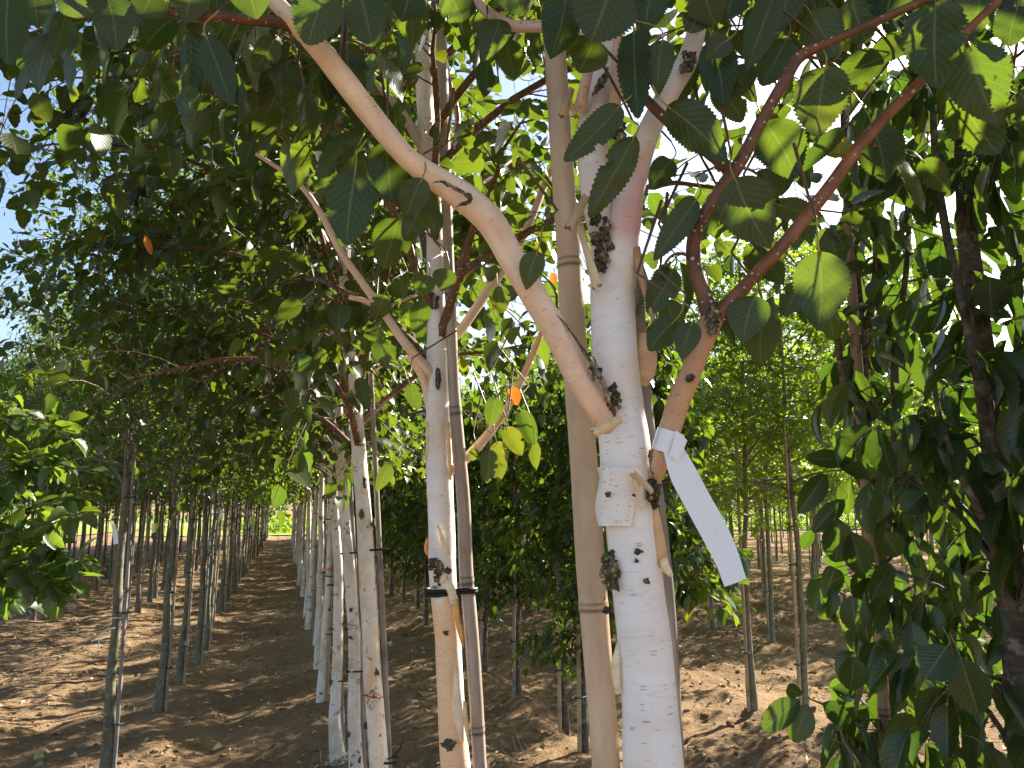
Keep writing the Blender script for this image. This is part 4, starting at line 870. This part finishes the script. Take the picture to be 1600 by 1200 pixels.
# --- white label tied round the right bough
g = NT('white_label_plastic'); uv = g.attr('muv'); fw = g.ramp(g.noise(g.mul(uv, (90, 26, 1)), 1, 5, .7), [(.56, 0.), (.68, .30)])
M_LABEL = g.fin(g.bsdf(g.mix(fw, (.86, .87, .89), (.62, .60, .56)), .32, .5, g.noise(g.mul(uv, (40, 60, 1)), 1, 3), .2, .001))
lab0 = P(1044, 690, .86); LAB = thing('plant_label', lab0, 'long white plastic label looped round the right bough of the nearest birch', 'plant label')
axb = nrm(P(1056, 640, .86) - P(1041, 690, .865)); mb = MB(); u = nrm(np.cross(axb, Fv)); w = np.cross(axb, u)
n = 40; mm = 7; a = np.linspace(-.4, 2 * math.pi + .4, n); rr = .0150 + .0008 * (a / 6.28); hh = np.linspace(-.0125, .0125, mm)
v = lab0 + rr[:, None, None] * (np.cos(a)[:, None, None] * u + np.sin(a)[:, None, None] * w) + hh[None, :, None] * axb
i = np.arange(n - 1)[:, None] * mm + np.arange(mm - 1)[None]; mb.add(v.reshape(-1, 3), np.stack([i, i + 1, i + mm + 1, i + mm], -1).reshape(-1, 4)); obj('loop', mb.mesh('loop', M_LABEL, lab0), LAB)
def ribbon(rows, name, nn=30, mm=5, bow=.0012):
    """rows: left px,py, right px,py, hd"""
    a = np.array([[*P(r[0], r[1], r[4]), *P(r[2], r[3], r[4] + (r[5] if len(r) > 5 else 0))] for r in rows]); a = catmull(a, nn); q = np.linspace(0, 1, mm)
    v = a[:, None, :3] * (1 - q[None, :, None]) + a[:, None, 3:] * q[None, :, None] + Fv * (-bow * 4 * (q - q * q))[None, :, None]
    mb = MB(); i = np.arange(nn - 1)[:, None] * mm + np.arange(mm - 1)[None]; f = np.stack([i, i + 1, i + mm + 1, i + mm], -1).reshape(-1, 4)
    uv = np.stack([np.broadcast_to(q[None] * .028, (nn, mm)), np.broadcast_to(np.linspace(0, .18, nn)[:, None], (nn, mm)), np.zeros((nn, mm))], -1).reshape(-1, 3)
    mb.add(v.reshape(-1, 3), f, None, uv); obj(name, mb.mesh(name, M_LABEL, lab0), LAB)
ribbon([(1037, 706, 1062, 690, .848), (1045, 740, 1078, 716, .846), (1075, 800, 1110, 775, .842), (1102, 850, 1136, 822, .838), (1120, 885, 1153, 862, .834), (1132, 917, 1166, 904, .83)], 'strip')
ribbon([(1046, 678, 1062, 668, .842), (1043, 712, 1058, 722, .838), (1048, 705, 1068, 700, .836), (1058, 686, 1074, 690, .84)], 'tail', 16, 4, .0005) if False else ribbon([(1056, 672, 1046, 712, .843), (1066, 680, 1054, 718, .841), (1074, 688, 1060, 722, .842)], 'tail', 10, 5, .0005)

# --- the second birch
T2 = to_ground(path([(712, 1200, 1.95, 47), (704, 1090, 1.95, 42), (700, 1000, 1.95, 41), (694, 930, 1.95, 43), (691, 880, 1.95, 44), (689, 800, 1.95, 41), (686, 720, 1.95, 40), (684, 640, 1.95, 36), (683, 590, 1.95, 33), (682, 500, 1.95, 29), (680, 400, 1.95, 27),
                     (678, 320, 1.95, 26), (668, 220, 1.95, 27), (662, 120, 1.95, 26), (661, 0, 1.95, 25), (662, -150, 1.95, 22), (664, -400, 1.95, 15), (664, -640, 1.95, 6)], 200))
BASE2 = np.array([T2[0, 0], T2[0, 1], 0.])
birch2 = thing('birch_tree', BASE2, 'second birch of the row, white above and peeled salmon coloured below its black tie', 'birch tree', 'white birches in a row beside the lane')
ztie = P(690, 935, 1.95)[2]
def col2(L, a, ring):
    z = ring[..., 2]; s = ((ring - CAMP) @ Rv) / ((ring - CAMP) @ Fv); c0 = np.array([np.interp(zz, T2[:, 2], T2[:, 0]) for zz in z[:, 0]]); 
    edge = ztie + .01 * np.sin(a * 5) ; f = np.clip((edge - z) / .006, 0, 1)
    right = np.clip((np.cos(a - 2.75) - .80 - .25 * vnoise(L * 12, a, 1, 3)) / .06, 0, 1); f = (f * (1 - right))[..., None]
    return (1 - f) * np.array([1., .99, .985]) + f * np.array([1.04, .74, .47])
mb = MB(); tube(mb, T2[:, :3], T2[:, 3], 28, col2, lump=.07, lf=9, seed=4); part('trunk', mb, M_BIRCH, birch2, BASE2)
def b2(rows, n, col, mat=None, seed=1): return branch(rows, n, col, mat, 12, .08, birch2, BASE2, seed)
PK = pinkcol((.95, .74, .60), (.62, .38, .28))
b2([(684, 600, 1.95, 14), (668, 578, 1.93, 16), (640, 545, 1.9, 15), (602, 492, 1.87, 13), (565, 440, 1.85, 12), (530, 390, 1.82, 11), (505, 340, 1.8, 10), (470, 290, 1.78, 8), (400, 240, 1.75, 6)], 50, pinkcol((.9, .75, .62), (.8, .6, .5)), seed=31)
b2([(670, 640, 1.95, 10), (660, 590, 1.93, 12), (640, 555, 1.91, 13)], 14, (1, .76, .56), seed=32)
b2([(602, 492, 1.87, 10), (575, 472, 1.86, 9), (546, 464, 1.86, 8)], 12, (.85, .6, .45), seed=33)
b2([(690, 545, 1.95, 14), (716, 520, 1.97, 15), (745, 480, 1.98, 15), (768, 447, 2.0, 15), (800, 400, 2.02, 13), (830, 342, 2.03, 12), (853, 285, 2.05, 11), (900, 200, 2.1, 8)], 50, pinkcol((.92, .74, .62), (.62, .42, .33)), seed=34)
b2([(700, 740, 1.95, 12), (728, 716, 1.96, 15), (760, 682, 1.97, 14), (795, 632, 1.98, 11), (825, 570, 2.0, 10), (842, 530, 2.0, 9), (860, 470, 2.03, 7)], 50, pinkcol((.98, .74, .52), (.75, .42, .22)), seed=35)
b2([(662, 235, 1.95, 16), (635, 188, 1.92, 15), (600, 140, 1.9, 14), (565, 96, 1.87, 12), (520, 30, 1.84, 9), (480, -40, 1.8, 7)], 40, pinkcol((.85, .75, .66), (.6, .5, .44)), seed=36)
b2([(640, 330, 1.95, 12), (600, 300, 1.9, 11), (560, 240, 1.86, 9), (500, 180, 1.83, 7), (440, 120, 1.8, 5)], 30, (1., 1., 1.), M_TWIG, seed=37)
b2([(676, 300, 1.95, 11), (700, 250, 1.96, 10), (715, 190, 1.97, 9), (700, 120, 1.98, 8), (690, 60, 1.98, 7)], 30, (.8, .8, .8), M_TWIG, seed=38)
knots([(697, 989, 1.908, 8, 5, 4), (700, 1162, 1.90, 18, 9, 7), (704, 1168, 1.9, 8, 12, 6), (676, 880, 1.908, 12, 12, 8), (684, 592, 1.912, 9, 22, 10), (678, 470, 1.92, 12, 20, 8), (664, 60, 1.93, 6, 5, 4)], root=birch2, base=BASE2)
burr(682, 886, 1.905, 20, 22, 22, 41, birch2, BASE2, sz=4.); burr(700, 892, 1.906, 8, 14, 8, 42, birch2, BASE2, sz=3.); burr(683, 905, 1.906, 14, 18, 8, 43, birch2, BASE2, sz=2.5)
def p2strip(rows, col, curl=.45, mat=None):
    mb = MB(); strip(mb, rows, 0, 0, col, curl, 0.); part('bark_strip', mb, mat or M_CURL, birch2, BASE2)
p2strip([(712, 935, 1.905, 8), (715, 965, 1.903, 9), (722, 1000, 1.903, 7), (723, 1010, 1.903, 3)], (1.15, .8, .42), .4)
p2strip([(726, 1095, 1.90, 5), (728, 1125, 1.898, 8), (732, 1160, 1.898, 4)], (1.1, 1.1, 1.), .4)
p2strip([(668, 660, 1.905, 4), (668, 700, 1.9, 5), (665, 720, 1.9, 4)], (1.2, 1.2, 1.2), .4)
p2strip([(700, 660, 1.90, 5), (702, 700, 1.9, 7), (704, 750, 1.9, 4)], (1.2, 1., .75), .4)
p2strip([(694, 905, 1.902, 12), (706, 920, 1.90, 16), (709, 944, 1.9, 10)], (1.2, 1.35, 1.6), .3)
p2strip([(712, 1040, 1.902, 7), (714, 1070, 1.90, 10), (718, 1120, 1.9, 16), (722, 1160, 1.9, 5)], (1.2, 1.35, 1.6), .35)
p2strip([(668, 840, 1.905, 4), (666, 860, 1.9, 6), (668, 868, 1.9, 3)], (1.2, .7, .35), .4)
p2strip([(684, 820, 1.902, 3), (695, 850, 1.90, 7), (702, 868, 1.9, 5)], (1.2, 1.25, 1.3), .3)
def bcl2(Q):
    v = Q - CAMP; t = v @ Fv; py = 600 - F_PX * (v @ Uv) / np.maximum(t, .01)
    return (np.linalg.norm(v, axis=1) < .7) | ((t > 0) & (py > 650))
def clear2(Q):
    d = np.linalg.norm(Q - CAMP, axis=1); v = Q - CAMP; t = v @ Fv; px = 800 + F_PX * (v @ Rv) / np.maximum(t, .01); py = 600 - F_PX * (v @ Uv) / np.maximum(t, .01)
    trunk = (np.abs(px - 685) < 45) & (py > 80) & (py < 650) & (t < 1.97) & (np.random.RandomState(1).rand(len(Q)) < .8)
    return ~in_gap(Q) & (d > .75) & ~((t > 0) & (py > 640) & (py < 1300)) & ~trunk
w_, t_, l_ = gen_tree(bclear=bcl2, seed=72, trunk=T2, leader=False, H=5.1, z0=2.05, R=1.15, nprim=46, sec=10, elev=(10, 58), droop=.28, step=.038, leaf=.075, tpl='mid', wr=.76, petiole=.03, clear=clear2)
mbl2, mbt2 = l_, t_
HL = []
for L_ in [(778, 447, 785, 490, 34, 1.6, .97, -1), (790, 668, 815, 712, 30, 1.75, 1., 1), (776, 690, 788, 730, 28, 1.75, 1., -1), (765, 702, 760, 755, 28, 1.7, .1, 1), (785, 712, 778, 755, 20, 1.8, .9, 1), (742, 700, 738, 720, 16, 1.8, .95, 1),
           (775, 620, 764, 665, 30, 1.7, .3, 1), (835, 690, 838, 735, 20, 1.9, .9, 1), (812, 640, 838, 700, 30, 1.9, .2, 1), (470, 470, 430, 500, 30, 1.6, .85, -1), (670, 430, 656, 465, 34, 1.5, .0, 1), (700, 420, 690, 455, 38, 1.5, .4, 1),
           (600, 460, 585, 500, 34, 1.4, .0, 1), (545, 350, 532, 385, 30, 1.4, .0, 1), (590, 530, 604, 575, 30, 1.4, .05, 1), (660, 470, 650, 520, 34, 1.5, .0, 1), (610, 725, 588, 768, 22, 2.4, .92, 1), (640, 600, 655, 640, 26, 1.6, .5, -1), (560, 590, 575, 640, 24, 1.8, .1, 1)]: leaf(*L_)
emit_leaves(HL, mbl2, mbt2, 'hero')
part('crown', mbl2, M_LEAF_B, birch2, BASE2); part('twigs', mbt2, M_TWIG, birch2, BASE2)
M_ORANGE = leaf_mat('autumn_leaf', (.40, .12, .02), (.48, .15, .02), (.5, .2, .04), (.45, .14, .03), (.75, .22, .02))
for bx, by, tx, ty, w, hd in [(800, 603, 808, 634, 22, 1.9), (226, 368, 238, 400, 11, 1.9), (862, 425, 868, 446, 12, 1.97)]:
    mbo, mbp = MB(), MB(); emit_leaves([(bx, by, tx, ty, w, hd, .5, -1, hd, 0, 1.2, None)], mbo, mbp, 'mid'); part('autumn_leaf', mbo, M_ORANGE, birch2, BASE2)
c2, b2_, a2 = cane([(750, 1200, 1.93, 21), (743, 1080, 1.93, 22), (736, 980, 1.93, 22), (729, 900, 1.93, 22), (724, 780, 1.93, 21), (715, 680, 1.93, 20), (709, 600, 1.93, 18), (704, 480, 1.93, 17), (700, 380, 1.93, 17), (694, 200, 1.93, 17), (689, 20, 1.93, 16)], 60,
                   wood_mat('grey_tan_cane', (.34, .265, .215), (.56, .455, .38), 60, 5, .5), (640, 905, 1138, 455), 'greyish speckled cane tied to the second birch', sides=18)
ct = P(691, 925, 1.95); cb = P(731, 922, 1.93); mb = MB()
for dz in (-.0045, .0045): tube(mb, ring_pts(ct + [0, 0, dz], cb + [0, 0, dz * .6], .041, .021, np.array([0, 0, 1.])), .0048, 7, cap=False)
obj('tie', mb.mesh('tie', M_TIE, b2_), c2)
mb = MB(); 

# --- leafy cherries in the right foreground
def near_cherry(rows, label, seed, extra=(), base_label='cherry tree', leafL=.12, R=.52, nprim=88, z0=.35):
    T = to_ground(path(rows, 120), 1.2); B_ = np.array([T[0, 0], T[0, 1], 0.]); t = thing('cherry_tree', B_, label, 'cherry tree', 'columnar cherries in the row right of the birches')
    mb = MB(); tube(mb, T[:, :3], T[:, 3], 18, lump=.10, seed=seed)
    for ex in extra:
        a = path(ex, 50); tube(mb, a[:, :3], a[:, 3], 10, lump=.12, seed=seed + 1)
    part('trunk', mb, M_CHERRYB, t, B_)
    def clr(Q):
        d = np.linalg.norm(Q - CAMP, axis=1); v = Q - CAMP; tt = v @ Fv; px = 800 + F_PX * (v @ Rv) / np.maximum(tt, .01); py = 600 - F_PX * (v @ Uv) / np.maximum(tt, .01)
        lim = np.interp(py, [0, 560, 700, 800, 1000, 1200], [1330, 1310, 1240, 1250, 1290, 1290])
        return ~in_gap(Q) & (d > .9) & ~((tt > 0) & (px < lim))
    def bcl(Q):
        v = Q - CAMP; tt = v @ Fv; px = 800 + F_PX * (v @ Rv) / np.maximum(tt, .01); py = 600 - F_PX * (v @ Uv) / np.maximum(tt, .01)
        return (np.linalg.norm(v, axis=1) < .8) | ((tt > 0) & (px < np.interp(py, [0, 560, 700, 800, 1000, 1200], [1330, 1300, 1235, 1245, 1285, 1285])))
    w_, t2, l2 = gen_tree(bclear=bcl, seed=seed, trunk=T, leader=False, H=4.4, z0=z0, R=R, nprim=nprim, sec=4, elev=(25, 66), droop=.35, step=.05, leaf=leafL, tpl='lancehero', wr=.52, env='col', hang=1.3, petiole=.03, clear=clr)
    return t, B_, T, t2, l2
c1 = near_cherry([(1392, 1200, 2.25, 26), (1378, 1000, 2.25, 26), (1362, 800, 2.25, 24), (1348, 650, 2.25, 24), (1340, 500, 2.25, 22), (1330, 380, 2.25, 18), (1322, 250, 2.25, 14), (1318, 100, 2.25, 11), (1312, -100, 2.25, 8), (1310, -300, 2.25, 5)],
                 'leafy cherry in the right foreground with a cane close on its left', 81, [[(1375, 900, 2.24, 16), (1390, 780, 2.2, 15), (1400, 660, 2.18, 13), (1398, 560, 2.16, 12), (1415, 430, 2.14, 9), (1425, 250, 2.1, 7)],
                 [(1345, 560, 2.25, 14), (1365, 460, 2.23, 12), (1372, 340, 2.2, 10), (1375, 200, 2.2, 8)], [(1360, 760, 2.25, 12), (1325, 640, 2.22, 11), (1308, 520, 2.2, 9), (1300, 430, 2.2, 6)]])
c2_ = near_cherry([(1604, 1200, 1.75, 44), (1592, 1050, 1.75, 42), (1578, 900, 1.75, 42), (1562, 760, 1.75, 40), (1545, 620, 1.75, 38), (1525, 480, 1.75, 34), (1512, 360, 1.75, 30), (1505, 240, 1.75, 24), (1500, 100, 1.75, 18), (1496, -100, 1.75, 12), (1496, -300, 1.75, 6)],
                  'leafy cherry at the right edge with a thick cracked trunk', 82, [[(1560, 760, 1.74, 16), (1530, 600, 1.7, 15), (1505, 480, 1.68, 14), (1478, 360, 1.66, 13), (1462, 250, 1.65, 11), (1458, 120, 1.64, 9), (1455, -60, 1.63, 6)],
                  [(1565, 900, 1.73, 14), (1540, 820, 1.68, 13), (1500, 740, 1.64, 11), (1470, 660, 1.62, 9), (1455, 560, 1.6, 7)], [(1570, 760, 1.75, 14), (1590, 600, 1.76, 13), (1592, 400, 1.78, 10)]], leafL=.115)
B3 = np.array([1.78, .72, 0.]); shade_cherry = thing('cherry_tree', B3, 'leafy cherry added just beyond the right edge to shade the top right leaves', 'cherry tree', 'columnar cherries in the row right of the birches')  # out-of-view tree added to shade the right foreground and top right leaves
def clr_c3(Q):
    Q = Q + B3; v = Q - CAMP; tt = v @ Fv; px = 800 + F_PX * (v @ Rv) / np.maximum(tt, .01); return ~in_gap(Q) & ~((tt > 0) & (px < 1560)) & (np.linalg.norm(v, axis=1) > .9)
w3, t3, l3 = gen_tree(seed=83, H=4.9, z0=.9, R=.85, r0=.034, nprim=110, sec=7, elev=(25, 62), droop=.3, step=.036, leaf=.12, tpl='lance', wr=.55, env='col', hang=1.2, clear=clr_c3, bclear=lambda Q: pxof(Q + B3, -9e9) & ~pxof(Q + B3, 1570))
obj('trunk', w3.mesh('trunk', M_CHERRYB), shade_cherry); obj('branches', t3.mesh('branches', M_CHERRYB), shade_cherry); obj('crown', l3.mesh('crown', M_LEAF_C), shade_cherry)
# low sunlit shoot of the first one
HL = []
for L_ in [(1250, 1092, 1192, 1140, 40, 1.9, .75, 1), (1262, 1100, 1240, 1160, 42, 1.9, .8, 1), (1285, 1098, 1330, 1130, 34, 1.9, .2, 1), (1255, 1085, 1225, 1075, 22, 1.9, .9, -1), (1300, 1075, 1340, 1090, 26, 1.95, .2, 1), (1320, 780, 1270, 830, 30, 1.9, .2, 1),
           (1330, 830, 1350, 900, 46, 1.9, .1, 1), (1310, 810, 1308, 880, 50, 1.92, .1, 1), (1330, 930, 1340, 990, 44, 1.9, .1, 1), (1335, 1025, 1330, 1080, 44, 1.9, .12, 1), (1290, 740, 1250, 800, 36, 1.92, .2, 1), (1330, 720, 1260, 715, 30, 1.92, .15, 1),
           (1380, 830, 1405, 870, 40, 1.88, .1, 1), (1445, 770, 1412, 800, 44, 1.7, .0, 1), (1500, 1025, 1530, 1120, 60, 1.5, .1, 1), (1480, 1010, 1445, 1060, 60, 1.5, .1, 1), (1300, 715, 1360, 745, 26, 1.92, .1, 1)]: leaf(*L_)
emit_leaves(HL, c1[4], c1[3], 'lancehero', False)
mb = c1[3]; q = catmull(np.array([P(1345, 1200, 1.95), P(1320, 1160, 1.93), P(1300, 1110, 1.91), P(1262, 1090, 1.9)]), 16); tube(mb, q, np.linspace(.004, .002, 16), 6, col=(1.6, 1.4, 1.1))
for c_ in (c1, c2_): part('crown', c_[4], M_LEAF_C, c_[0], c_[1]); part('branches', c_[3], M_CHERRYB, c_[0], c_[1])
st1, sb, sa = cane([(1386, 1200, 2.2, 18), (1374, 1000, 2.2, 18), (1362, 860, 2.2, 18), (1352, 740, 2.2, 18), (1342, 600, 2.2, 17), (1332, 470, 2.2, 16), (1324, 350, 2.2, 15)], 40, wood_mat('brown_cane', (.30, .20, .14), (.42, .30, .21), 60, 4, .5), (610, 930, 740, 1110),
                   'brown bamboo cane in the right foreground leaning with the leafy cherry', group='canes staking the cherries', sides=14)
mb = MB(); tube(mb, ring_pts(P(1564, 846, 1.75), P(1590, 846, 1.76), .034, .02, np.array([0, 0, 1.])), .004, 6, cap=False)
tag(obj('tree_tie', mb.mesh('tree_tie', M_TIE, P(1564, 846, 1.75)), loc=tuple(P(1564, 846, 1.75))), 'black rubber tie round the thick cracked trunk at the right edge', 'tree tie')

# --- cherry hidden behind the nearest birch, its shoots showing on the right
t = place_tree('cherry_tree', CHERRY[1], 2.0, 3.95, 'cherry behind the nearest birch trunk, low leafy shoots right of it', 'cherry tree', 'columnar cherries in the row right of the birches', .95)

# --- fruit tree off the left edge whose bough hangs in
FT = np.array([-1.12, 2.75, 0.]); tf = thing('fruit_tree', FT, 'fruit tree at the left edge whose lit drooping bough hangs over the soil', 'fruit tree', 'fruit trees in rows on the left')
obj('trunk', FRUIT[0]['trunk'], tf)
mbl, mbt = MB(), MB()
def clr3(Q):
    v = Q - CAMP; tt = v @ Fv; px = 800 + F_PX * (v @ Rv) / np.maximum(tt, .01); return (np.linalg.norm(v, axis=1) > 1.5) & ~((tt > 0) & (px > 60))
w_, t_, l_ = gen_tree(seed=91, H=5.0, z0=1.95, R=1.1, nprim=50, sec=11, elev=(5, 60), step=.028, leaf=.066, tpl='mid', wr=.72, hang=.3, clear=lambda Q: clr3(Q + FT), bclear=lambda Q: pxof(Q + FT, 20))
part('crown', l_, M_LEAF_FN, tf, (0, 0, 0)); obj('branches', t_.mesh('branches', M_FRUITB), tf)
for a, b, c, nl in [((-60, 860, 2.7), (20, 770, 2.65), (110, 640, 2.6), 14), ((-60, 860, 2.7), (30, 800, 2.55), (150, 770, 2.5), 14), ((-50, 870, 2.6), (40, 850, 2.5), (140, 880, 2.45), 16), ((-60, 900, 2.5), (30, 880, 2.45), (100, 930, 2.4), 14), ((-60, 700, 2.8), (20, 650, 2.7), (120, 690, 2.6), 12),
                    ((-60, 700, 2.8), (10, 620, 2.8), (70, 560, 2.8), 10), ((-60, 800, 2.5), (10, 760, 2.5), (60, 700, 2.5), 12), ((-60, 900, 2.6), (10, 920, 2.5), (50, 960, 2.5), 10), ((-60, 820, 2.8), (40, 830, 2.7), (90, 810, 2.7), 12), ((-60, 760, 2.6), (50, 720, 2.5), (150, 740, 2.45), 12), ((-60, 830, 2.5), (40, 830, 2.4), (135, 800, 2.35), 12), ((-60, 900, 2.5), (50, 900, 2.45), (140, 910, 2.4), 10)]:
    q = catmull(np.array([P(*a), P(*b), P(*c)]), 14); tube(mbt, q, np.linspace(.008, .002, 14), 6)
    for k in range(int(nl * 3.4)):
        u = rg.uniform(.15, 1); o = q[int(u * 13)]; sdv = nrm(rg.normal(size=3)); td = nrm(q[-1] - q[0]); pet = o + sdv * .02
        tube(mbt, np.array([o, pet]), .0009, 4, cap=False, col=(1.5, 2.4, 1.))
        ax = nrm(td * .4 + sdv * .8 + np.array([0, 0, -rg.uniform(0, .6)])); nn = nrm(np.array([0, 0, 1.]) + rg.normal(0, .4, 3)); l_ = rg.uniform(.05, .08)
        add_leaves(mbl, 'mid', pet[None], ax[None], nn[None], np.array([l_]), np.array([.68]), np.array([rg.uniform(.3, .95)]), np.array([rg.uniform(.5, 2.)]))
bo = part('bough', mbt, M_FRUITB, tf, FT); lf_ = obj('bough_leaves', mbl.mesh('bough_leaves', M_LEAF_FN, FT), bo)

# --- small things
def apple(p, r, label):
    mb = MB(); blob(mb, (0, 0, 0), (r, r, r * .9), 3, amp=.06, sub=16); o = tag(obj('apple', mb.mesh('apple', M_APPLE), loc=tuple(p)), label, 'apple')
    mb = MB(); tube(mb, np.array([[0, 0, r * .8], [.002, 0, r * 1.2]]), .0015, 5); s = obj('stalk', mb.mesh('stalk', M_CRACK), o)
q = ZP(60, 1190, .0); apple((q[0], q[1], float(gz(q[0], q[1])) + .03), .032, 'green windfall apple lying on the soil at lower left')
apple(P(42, 383, 3.4), .030, 'green apple hanging among the leaves at upper left')
def flag(px, py, hd, w, h, lean, label):
    a, b = P(px, py, hd), P(px + lean, py + h, hd); mb = MB(); s = DEP(a) / F_PX * w; q = [a, a + Rv * s, b + Rv * s * 1.1, b]; m1 = (np.array(q) + Fv * 0).tolist()
    pts = np.array([np.array(q[0]) * (1 - t) + np.array(q[3]) * t + Fv * .01 * math.sin(t * 3) for t in np.linspace(0, 1, 6)]); pr = np.array([np.array(q[1]) * (1 - t) + np.array(q[2]) * t + Fv * .01 * math.sin(t * 3) for t in np.linspace(0, 1, 6)])
    v = np.concatenate([pts, pr]); f = [(i, i + 6, i + 7, i + 1) for i in range(5)]; mb.add(v, f); tube(mb, np.array([a, a + np.array([0, 0, .03]), a + Rv * .03 + np.array([0, 0, .04])]), .002, 4)
    tag(obj('tree_label', mb.mesh('tree_label', M_LABEL, a), loc=tuple(a)), label, 'tree label', 'small white labels on the fruit trees')
flag(173, 818, 4.9, 7, 32, 4, 'white paper label on the nearest left fruit tree'); flag(236, 818, 6.4, 6, 18, 0, 'small white label on the second left fruit tree'); flag(344, 797, 9.5, 5, 14, -3, 'tiny white label farther along the left row, hung slanting')
mb = MB(); q0 = P(180, 981, 4.88)
tube(mb, np.array([q0, P(165, 984, 4.85), P(155, 993, 4.84), P(143, 1003, 4.83)]), .003, 5); tube(mb, np.array([P(160, 988, 4.85), P(155, 1000, 4.85), P(153, 1014, 4.85)]), .003, 5)
a = np.linspace(0, 6.28, 20); cc = np.array([-1.04, 5.87, q0[2]]); tube(mb, np.array([cc + [.045 * math.cos(x), .045 * math.sin(x), 0] for x in a]), .003, 5, cap=False)
tag(obj('white_string', mb.mesh('white_string', M_TAG, q0), loc=tuple(q0)), 'white string with loose ends tied round the nearest left fruit tree', 'string')
M_DRY = plain('dry_straw', (.55, .43, .28), .8, .2, .2, 10)
def dry_twig(rows_list, label, name='dry_twig', w=.0028):
    mb = MB(); o_ = None
    for rows in rows_list:
        q = catmull(np.array([ZP(r[0], r[1], r[2] if len(r) > 2 else .02) for r in rows]) if len(rows[0]) < 4 else np.array([P(r[0], r[1], r[2]) for r in rows]), 14)
        tube(mb, q, np.linspace(w, w * .5, 14), 5); o_ = q[0] if o_ is None else o_
    tag(obj(name, mb.mesh(name, M_DRY, o_), loc=tuple(o_)), label, 'twig', 'pale dry twigs on the soil')
def up(px, py, px2, py2, sidebend=6):
    g_ = ZP(px, py, .0); hd = float(g_.dot(Hv)); return [P(px, py, hd), P((px + px2) / 2 + sidebend, (py + py2) / 2, hd), P(px2, py2, hd)]
def stems(lst, label, name, w=.003, cat='twig', grp=None):
    mb = MB(); o_ = None
    for L_ in lst:
        q = catmull(np.array(up(*L_)), 12); tube(mb, q, np.linspace(w, w * .4, 12), 5); o_ = q[0] if o_ is None else o_
    tag(obj(name, mb.mesh(name, M_DRY, o_), loc=tuple(o_)), label, cat, grp)
stems([(832, 1197, 806, 1140, -4), (832, 1197, 800, 1150, -8), (834, 1197, 818, 1158, 2), (806, 1199, 783, 1168, 0)], 'pale forked dry twig standing left of the big bamboo foot', 'dry_twig')
stems([(776, 1080, 770, 1055, -6), (776, 1080, 788, 1060, 8), (776, 1080, 778, 1054, 0), (776, 1080, 765, 1062, -4), (776, 1080, 786, 1070, 8)], 'small tuft of dry grass at the cherry foot', 'dry_grass_tuft', .002, 'grass tuft')
stems([(880, 1165, 860, 1140, -6), (880, 1165, 896, 1160, 10), (870, 1165, 868, 1130, 4), (875, 1165, 850, 1150, -8), (880, 1170, 892, 1190, 6), (872, 1160, 880, 1140, 6)], 'tuft of dry grass at the flared cherry foot', 'dry_grass_tuft', .002, 'grass tuft')
stems([(1290, 1198, 1262, 1150, 6), (1290, 1195, 1240, 1160, -4), (1240, 1198, 1245, 1160, 4), (1330, 1195, 1292, 1150, -5)], 'thin pale sucker stems by the nearest sweetgum foot', 'sucker_stems', .003, 'plant stems')
# pale scraps of fallen bark
for k, (px, py, lb) in enumerate([(607, 1004, 'white scrap of bark on the shaded soil right of the third birch'), (1268, 1170, 'curled dry leaf on the soil under the low shoot')]):
    q = ZP(px, py, .02); mb = MB(); scroll(mb, q - Rv * .035, q + Rv * .035 + [0, 0, .01], .018, .45, k, .8); tag(obj('bark_scrap' if k == 0 else 'fallen_leaf', mb.mesh('scrap', M_TAG if k == 0 else M_CURL, q), loc=tuple(q)), lb, 'bark scrap' if k == 0 else 'leaf')
